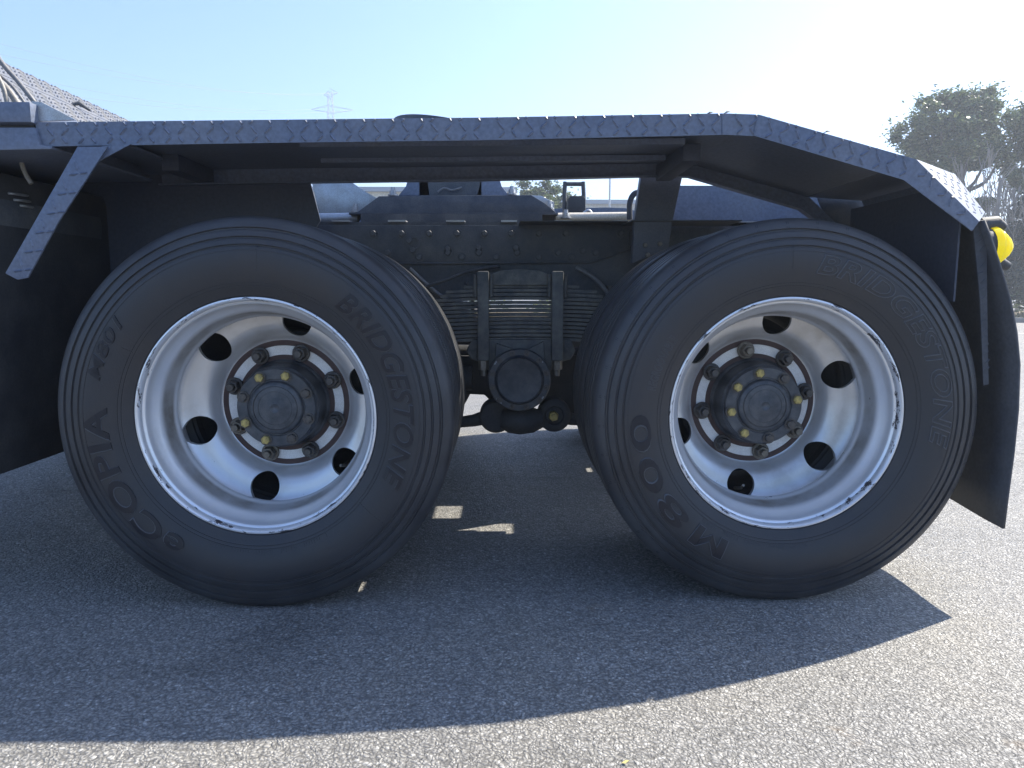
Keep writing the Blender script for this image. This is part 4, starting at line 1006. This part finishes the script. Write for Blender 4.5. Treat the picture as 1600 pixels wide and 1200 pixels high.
def leaves(mb, c, rad, n, size, flat=0.7, rng=random):
    for _ in range(n):
        d = Vector((rng.gauss(0, 1), rng.gauss(0, 1), rng.gauss(0, 1))).normalized() * (rng.random() ** 0.45)
        p = Vector(c) + Vector((d.x * rad[0], d.y * rad[1], d.z * rad[2]))
        a = Vector((rng.gauss(0, 1), rng.gauss(0, 1), rng.gauss(0, 1) * .6)).normalized(); b = a.orthogonal().normalized()
        b = (Matrix.Rotation(rng.uniform(0, 6.28), 3, a) @ b); s = size * rng.uniform(0.6, 1.3)
        mb.add([p - a * s, p + b * s * .38, p + a * s, p - b * s * .38], [(0, 1, 2, 3)])
def branch(mb, p, d, length, r, depth, ends, rng, spread=0.6, kids=3, up=0.15, minr=0.008):
    pts = [Vector(p)]; dd = Vector(d).normalized(); n = 5
    for i in range(n):
        dd = (dd + Vector((rng.uniform(-1, 1), rng.uniform(-1, 1), rng.uniform(-.6, 1) * 1.0 + up)) * 0.14).normalized(); pts.append(pts[-1] + dd * length / n)
    rs = [max(minr, r * (1 - 0.55 * i / n)) for i in range(n + 1)]
    mb.tube(pts, rs, 7 if r > .03 else 4, caps=False)
    ends.append((pts[-1], depth)); ends.append((pts[3], depth))
    if depth <= 0: return
    for k in range(kids):
        t = rng.choice((3, 4, 5)) if k else 5
        nd = (dd + Vector((rng.uniform(-1, 1), rng.uniform(-1, 1), rng.uniform(-.5, .9))) * spread).normalized()
        branch(mb, pts[t], nd, length * rng.uniform(.6, .8), rs[t] * .75, depth - 1, ends, rng, spread, kids, up, minr)
def base_at(px, D):
    d = ray(px, 470); t = D / d.y; return Vector((d.x * t, -1.8 + D, 0.13))
def tree(name, label, px, D, blobs, leafn, lsize, trunk_top_px, seed, cat='tree', group=None, m='leaf'):
    rng = random.Random(seed); b = base_at(px, D)
    root = bpy.data.objects.new(name, None); C.objects.link(root); root.location = b; tag(root, label, cat, group)
    tb = MB(); tt = at_dist(*trunk_top_px, D)
    k = 0.16 * D / 25
    mid = (b + tt) / 2 + Vector((rng.uniform(-.2, .2), 0, 0))
    tb.tube(smooth_path([b - Vector((0, 0, .15)), mid, tt], 4), [k * (1.25 - 0.08 * i) for i in range(9)], 10)
    crown = MB()
    for (x, y, r, ry) in blobs:
        c = at_dist(x, y, D + rng.uniform(-.7, .7)); s = D / F
        start = tt + (mid - tt) * rng.uniform(0, 0.25)
        md = (start + c) / 2 + Vector((rng.uniform(-.2, .2), rng.uniform(-.2, .2), -0.25))
        tb.tube(smooth_path([start, md, c], 4), [k * .55 * (1 - .09 * i) for i in range(9)], 6)
        # secondary clumps give the uneven outline
        n_cl = 9
        for q in range(n_cl):
            o = Vector((rng.gauss(0, .6) * r * s, rng.gauss(0, .6) * r * s, rng.gauss(0, .6) * ry * s))
            tb.tube([c, c + o], [0.03, 0.012], 4, caps=False)
            leaves(crown, c + o, (r * s * .42, r * s * .42, ry * s * .40), int(leafn * 1.7) // n_cl, lsize * .8, rng=rng)
            leaves(crown, c + o, (r * s * .95, r * s * .9, ry * s * .85), int(leafn * .35) // n_cl, lsize * .8, rng=rng)
    tb.build('trunk', M['bark'], root, smooth=50, loc=-b); crown.build('crown', M[m], root, loc=-b, fix=False)
    return root
tree('broadleaf_tree', 'tall evergreen broadleaf tree with dense round crown above the fender', 1496, 25, 
     [(1492, 168, 36, 26), (1470, 185, 34, 26), (1515, 172, 28, 26), (1455, 205, 34, 26), (1488, 205, 38, 30), (1520, 205, 32, 30), (1430, 222, 20, 20), (1450, 232, 30, 22), (1485, 238, 34, 24), (1515, 235, 26, 20), (1545, 236, 22, 12), (1562, 245, 18, 10), (1500, 262, 24, 12), (1528, 320, 16, 8)], 1500, 0.10, (1496, 290), 3)
tree('broadleaf_tree', 'evergreen broadleaf tree cut off by the right edge, behind the amber lamp', 1640, 24,
     [(1595, 195, 24, 26), (1620, 180, 34, 36), (1650, 200, 40, 40), (1585, 282, 18, 12), (1612, 250, 26, 22), (1650, 270, 34, 30)], 1500, 0.10, (1640, 300), 5)
tree('broadleaf_tree', 'small tree seen through the gap beside the junction box', 850, 30,
     [(852, 300, 26, 18), (835, 312, 24, 16), (868, 318, 20, 14), (846, 340, 34, 20)], 900, 0.11, (850, 360), 9)
# conifer
def conifer(label, px, D, top, seed, halfw):
    rng = random.Random(seed); b = base_at(px, D); root = bpy.data.objects.new('conifer_tree', None); C.objects.link(root); root.location = b
    tag(root, label, 'tree'); t = at_dist(px, top, D); H = t.z
    tb = MB(); tb.tube([b, Vector((b.x, b.y, H))], [0.16, 0.03], 8); cr = MB()
    nl_ = 22
    for i in range(nl_):
        z = 0.9 + (H - 1.0) * i / nl_; rad = halfw * (1 - i / nl_) ** .8 + .15
        for k in range(9):
            a = rng.uniform(0, 6.28); e = Vector((b.x + math.cos(a) * rad, b.y + math.sin(a) * rad, z - 0.35 * rad * .5)); s0 = Vector((b.x, b.y, z))
            tb.tube([s0, e], [0.03, 0.008], 4, caps=False)
            for q in range(4):
                leaves(cr, s0.lerp(e, 0.35 + .65 * q / 3), (.30, .30, .10), 42, 0.07, rng=rng)
    tb.build('trunk', M['bark'], root, loc=-b); cr.build('crown', M['conifer'], root, loc=-b, fix=False)
conifer('dark layered conifer at the right edge behind the amber lamp', 1612, 22.5, 285, 4, 1.5)
conifer('dark layered conifer beyond the right edge of the yard', 1760, 24, 240, 14, 2.0)
# bare trees
for i, (px, D, top, sd2, lab) in enumerate(((1545, 23, 260, 21, 'leafless tree with upright straight pale stem'), (1570, 26, 250, 33, 'leafless tree with fan of fine branches under the broadleaf crown'), (1500, 27, 290, 55, 'leafless tree half hidden behind the fender corner'), (1590, 27, 300, 71, 'leafless tree in front of the dark conifer'))):
    rng = random.Random(sd2); b = base_at(px, D); root = bpy.data.objects.new('bare_tree', None); C.objects.link(root); root.location = b; tag(root, lab, 'tree')
    tb = MB(); ends = []; H = at_dist(px, top, D).z
    tb.tube([b, b + Vector((0.05, 0, H * (.9 if i == 0 else .4)))], [0.085, 0.05], 8)
    tw = MB()
    for k in range(9):
        branch(tw, b + Vector((0, 0, H * rng.uniform(.12, .45))), (rng.uniform(-.9, .9), rng.uniform(-.9, .9), 1.3), H * .30, 0.03, 3, ends, rng, .55, 3, .25, 0.009)
    tb.build('trunk', M['bark_pale'], root, loc=-b, smooth=50); tw.build('branches', M['bark_pale'], root, loc=-b, fix=False)
# shrubs and dry grass on the verge
hedge = MB(); rng = random.Random(8)
for i in range(260):
    x = rng.uniform(-30, 45); y = ky + rng.uniform(1.0, 5.0); h = rng.uniform(.3, .9)
    leaves(hedge, (x, y, .15 + h * .5), (.5, .4, h * .6), 70, .07, rng=rng)
tag(hedge.build('ground_cover_shrubs', M['leaf'], fix=False), kind='stuff')
gs = MB()
for i in range(16000):
    x = rng.uniform(-25, 40); y = ky + .2 + rng.random() ** 1.5 * 4; h = rng.uniform(.06, .2); a = rng.uniform(0, 3.14); dx, dy = math.cos(a) * .012, math.sin(a) * .012
    gs.add([(x - dx, y - dy, .12), (x + dx, y + dy, .12), (x + rng.uniform(-.06, .06), y + rng.uniform(-.06, .06), .12 + h)], [(0, 1, 2)])
tag(gs.build('dry_grass', M['dryleaf'], fix=False), kind='stuff')

# buildings seen through the gap over the chassis
M['wall_cream'] = dusty('cream_cladding', (0.55, 0.53, 0.44), 0.7, 0, amt=0.3, scale=.6, bump=0)
M['wall_grey'] = dusty('grey_cladding', (0.42, 0.42, 0.40), 0.7, 0, amt=0.3, scale=.6, bump=0)
M['glass'] = mat('window_glass', (0.05, 0.07, 0.09), 0.1, 0, 0.8)
M['roof'] = mat('roof_edge', (0.25, 0.3, 0.36), 0.5)
def building(label, px0, px1, ytop, D, m, depth=14):
    a = at_dist(px0, ytop, D); b = at_dist(px1, ytop, D); H = (a.z + b.z) / 2; x0, x1 = a.x, b.x; y = a.y
    root = bpy.data.objects.new('warehouse', None); C.objects.link(root); rl = Vector(((x0 + x1) / 2, y + depth / 2, 0)); root.location = rl; tag(root, label, 'building')
    MB().box((x0, y, 0), (x1, y + depth, H - .25)).build('wall', m, root, loc=-rl)
    MB().box((x0 - .3, y - .3, H - .25), (x1 + .3, y + depth + .3, H)).build('roof', M['roof'], root, loc=-rl)
    pm = MB().box((-.02, -.03, .3), (.02, 0, H - .3)).mesh('cladding_rib', m)
    n = int((x1 - x0) / 0.9)
    for i in range(1, n): link('cladding_rib', pm, None, root, Vector((x0 + (x1 - x0) * i / n, y, 0)) - rl)
    wm = MB().box((-.9, -.05, 0), (.9, 0, 1.1)).mesh('window', M['glass']); nw = int((x1 - x0) / 4)
    for i in range(nw): link('window', wm, None, root, Vector((x0 + (x1 - x0) * (i + .5) / nw, y - 0.001, 1.3)) - rl)
building('low cream warehouse with blue roof edge seen through the left of the gap', 380, 800, 293, 42, M['wall_cream'])
building('low grey warehouse seen through the right of the gap', 870, 1200, 313, 46, M['wall_grey'])
# thin lamp post over the grey building
d = at_dist(953, 286, 44); mb = MB(); mb.tube([(d.x, d.y, 0), (d.x, d.y, 9.0)], [.09, .05], 10); mb.tube([(d.x, d.y, 9.0), (d.x + 1.2, d.y, 9.2)], .04, 8)
b = Vector((d.x, d.y, 0)); root = bpy.data.objects.new('lamp_post', None); C.objects.link(root); root.location = b; tag(root, 'thin grey lamp post in front of the grey warehouse', 'lamp post')
mb.build('pole', M['galv'], root, loc=-b); MB().box((d.x + 1.1, d.y - .12, 9.1), (d.x + 1.7, d.y + .12, 9.22)).build('lamp_head', M['galv'], root, loc=-b)

# ---- pylon and power lines
DP = 120.0; pb = at_dist(517, 187, DP); pt = at_dist(519, 144.5, DP)
sc_ = DP / F * 1.0
root = bpy.data.objects.new('pylon', None); C.objects.link(root); rl = Vector((pb.x, pb.y, 0)); root.location = rl
tag(root, 'distant lattice power pylon rising above the fender', 'pylon')
M['pylon'] = mat('pylon_steel', (0.5, 0.52, 0.55), 0.6, 0.0)
bx, by = pb.x, pb.y; Hp = pt.z
py_ = MB(); rr_ = 0.035
def hw(z): return 1.5 * (1 - z / Hp) ** 1.2 + 0.33
zs = [Hp * i / 16 for i in range(17)]
for i in range(16):
    a, c = zs[i], zs[i + 1]; A = hw(a); B = hw(c)
    ca = [Vector((bx + s * A, by + t * A, a)) for s, t in ((-1, -1), (1, -1), (1, 1), (-1, 1))]; cb_ = [Vector((bx + s * B, by + t * B, c)) for s, t in ((-1, -1), (1, -1), (1, 1), (-1, 1))]
    for k in range(4):
        py_.tube([ca[k], cb_[k]], rr_ * 1.2, 4); py_.tube([ca[k], cb_[(k + 1) % 4]], rr_ * .7, 4); py_.tube([ca[(k + 1) % 4], cb_[k]], rr_ * .7, 4); py_.tube([cb_[k], cb_[(k + 1) % 4]], rr_ * .7, 4)
py_.build('lattice_mast', M['pylon'], root, loc=-rl)
arms = [((506, 148.5), (528, 145)), ((486, 171), (552, 172))]
tips = []
for (l, r) in arms:
    am_ = MB()
    for tip in (l, r):
        t = at_dist(*tip, DP); tips.append(t)
        for dz in (-.5, .65):
            for dy in (-.45, .45): am_.tube([(bx, by + dy, t.z + dz), t], rr_, 4)
        for q in (.3, .6):
            am_.tube([Vector((bx, by, t.z - .5)).lerp(t, q), Vector((bx, by, t.z + .65)).lerp(t, q)], rr_ * .7, 4)
    am_.build('crossarm', M['pylon'], root, loc=-rl)
M['wire'] = mat('power_wire', (0.2, 0.22, 0.25), 0.5, 0.3)
ends_px = [((-30, 60), 0, 'uppermost'), ((-30, 78), 1, 'second from the top'), ((-40, 102), 2, 'third from the top'), ((-40, 125), 3, 'lowest')]
for (e, ti, nm_) in ends_px:
    A = tips[ti]; B = at_dist(*e, 70); pts = []
    for i in range(25):
        t = i / 24; p = A.lerp(B, t); p.z -= 4 * 1.5 * t * (1 - t); pts.append(p)
    rl2 = Vector(A); o = MB().tube([p - rl2 for p in pts], [0.021 - 0.006 * i / 24 for i in range(25)], 5).build('power_line', M['wire'], None, loc=rl2)
    tag(o, nm_ + ' power line running left from the pylon', 'power line', 'power lines from the pylon')

# ---- dry leaves lying on the fender edge
M['dead_leaf'] = mat('dead_leaf', (0.12, 0.10, 0.08), 0.8)
for i, (x, y, lab) in enumerate(((1109, 176.5, 'small dead leaf left of the fender weld seam'), (1136, 175.5, 'small dead leaf right of the fender weld seam'), (1292, 206, 'small dead leaf on the sloping part of the fender'))):
    p = at(x, y + 1.5, -0.02); mb = MB(); s = 0.008
    mb.add([(-s, 0, 0), (-s * .2, -s * .6, .002), (s, 0, .004), (s * .2, s * .6, .003), (0, 0, .006)], [(0, 1, 4), (1, 2, 4), (2, 3, 4), (3, 0, 4)])
    o = mb.build('dead_leaf', M['dead_leaf'], None, fix=False, loc=p); md = o.modifiers.new('s', 'SOLIDIFY'); md.thickness = 0.001; tag(o, lab, 'leaf', 'dead leaves on the fender')

# ------------------------------------------------------------------ air
hz = MB().box((-330, -30, -1.0), (330, 400, 36.0)).build('haze', None)
hz = hz; tag(hz, kind='stuff'); hm = bpy.data.materials.new('haze_air'); hm.use_nodes = True; hn = hm.node_tree
hn.nodes.remove(hn.nodes['Principled BSDF']); pv = hn.nodes.new('ShaderNodeVolumePrincipled')
pv.inputs['Color'].default_value = (0.80, 0.88, 1.0, 1); pv.inputs['Density'].default_value = 0.0035; pv.inputs['Anisotropy'].default_value = 0.38
hn.links.new(pv.outputs[0], hn.nodes['Material Output'].inputs['Volume']); hz.data.materials.append(hm)
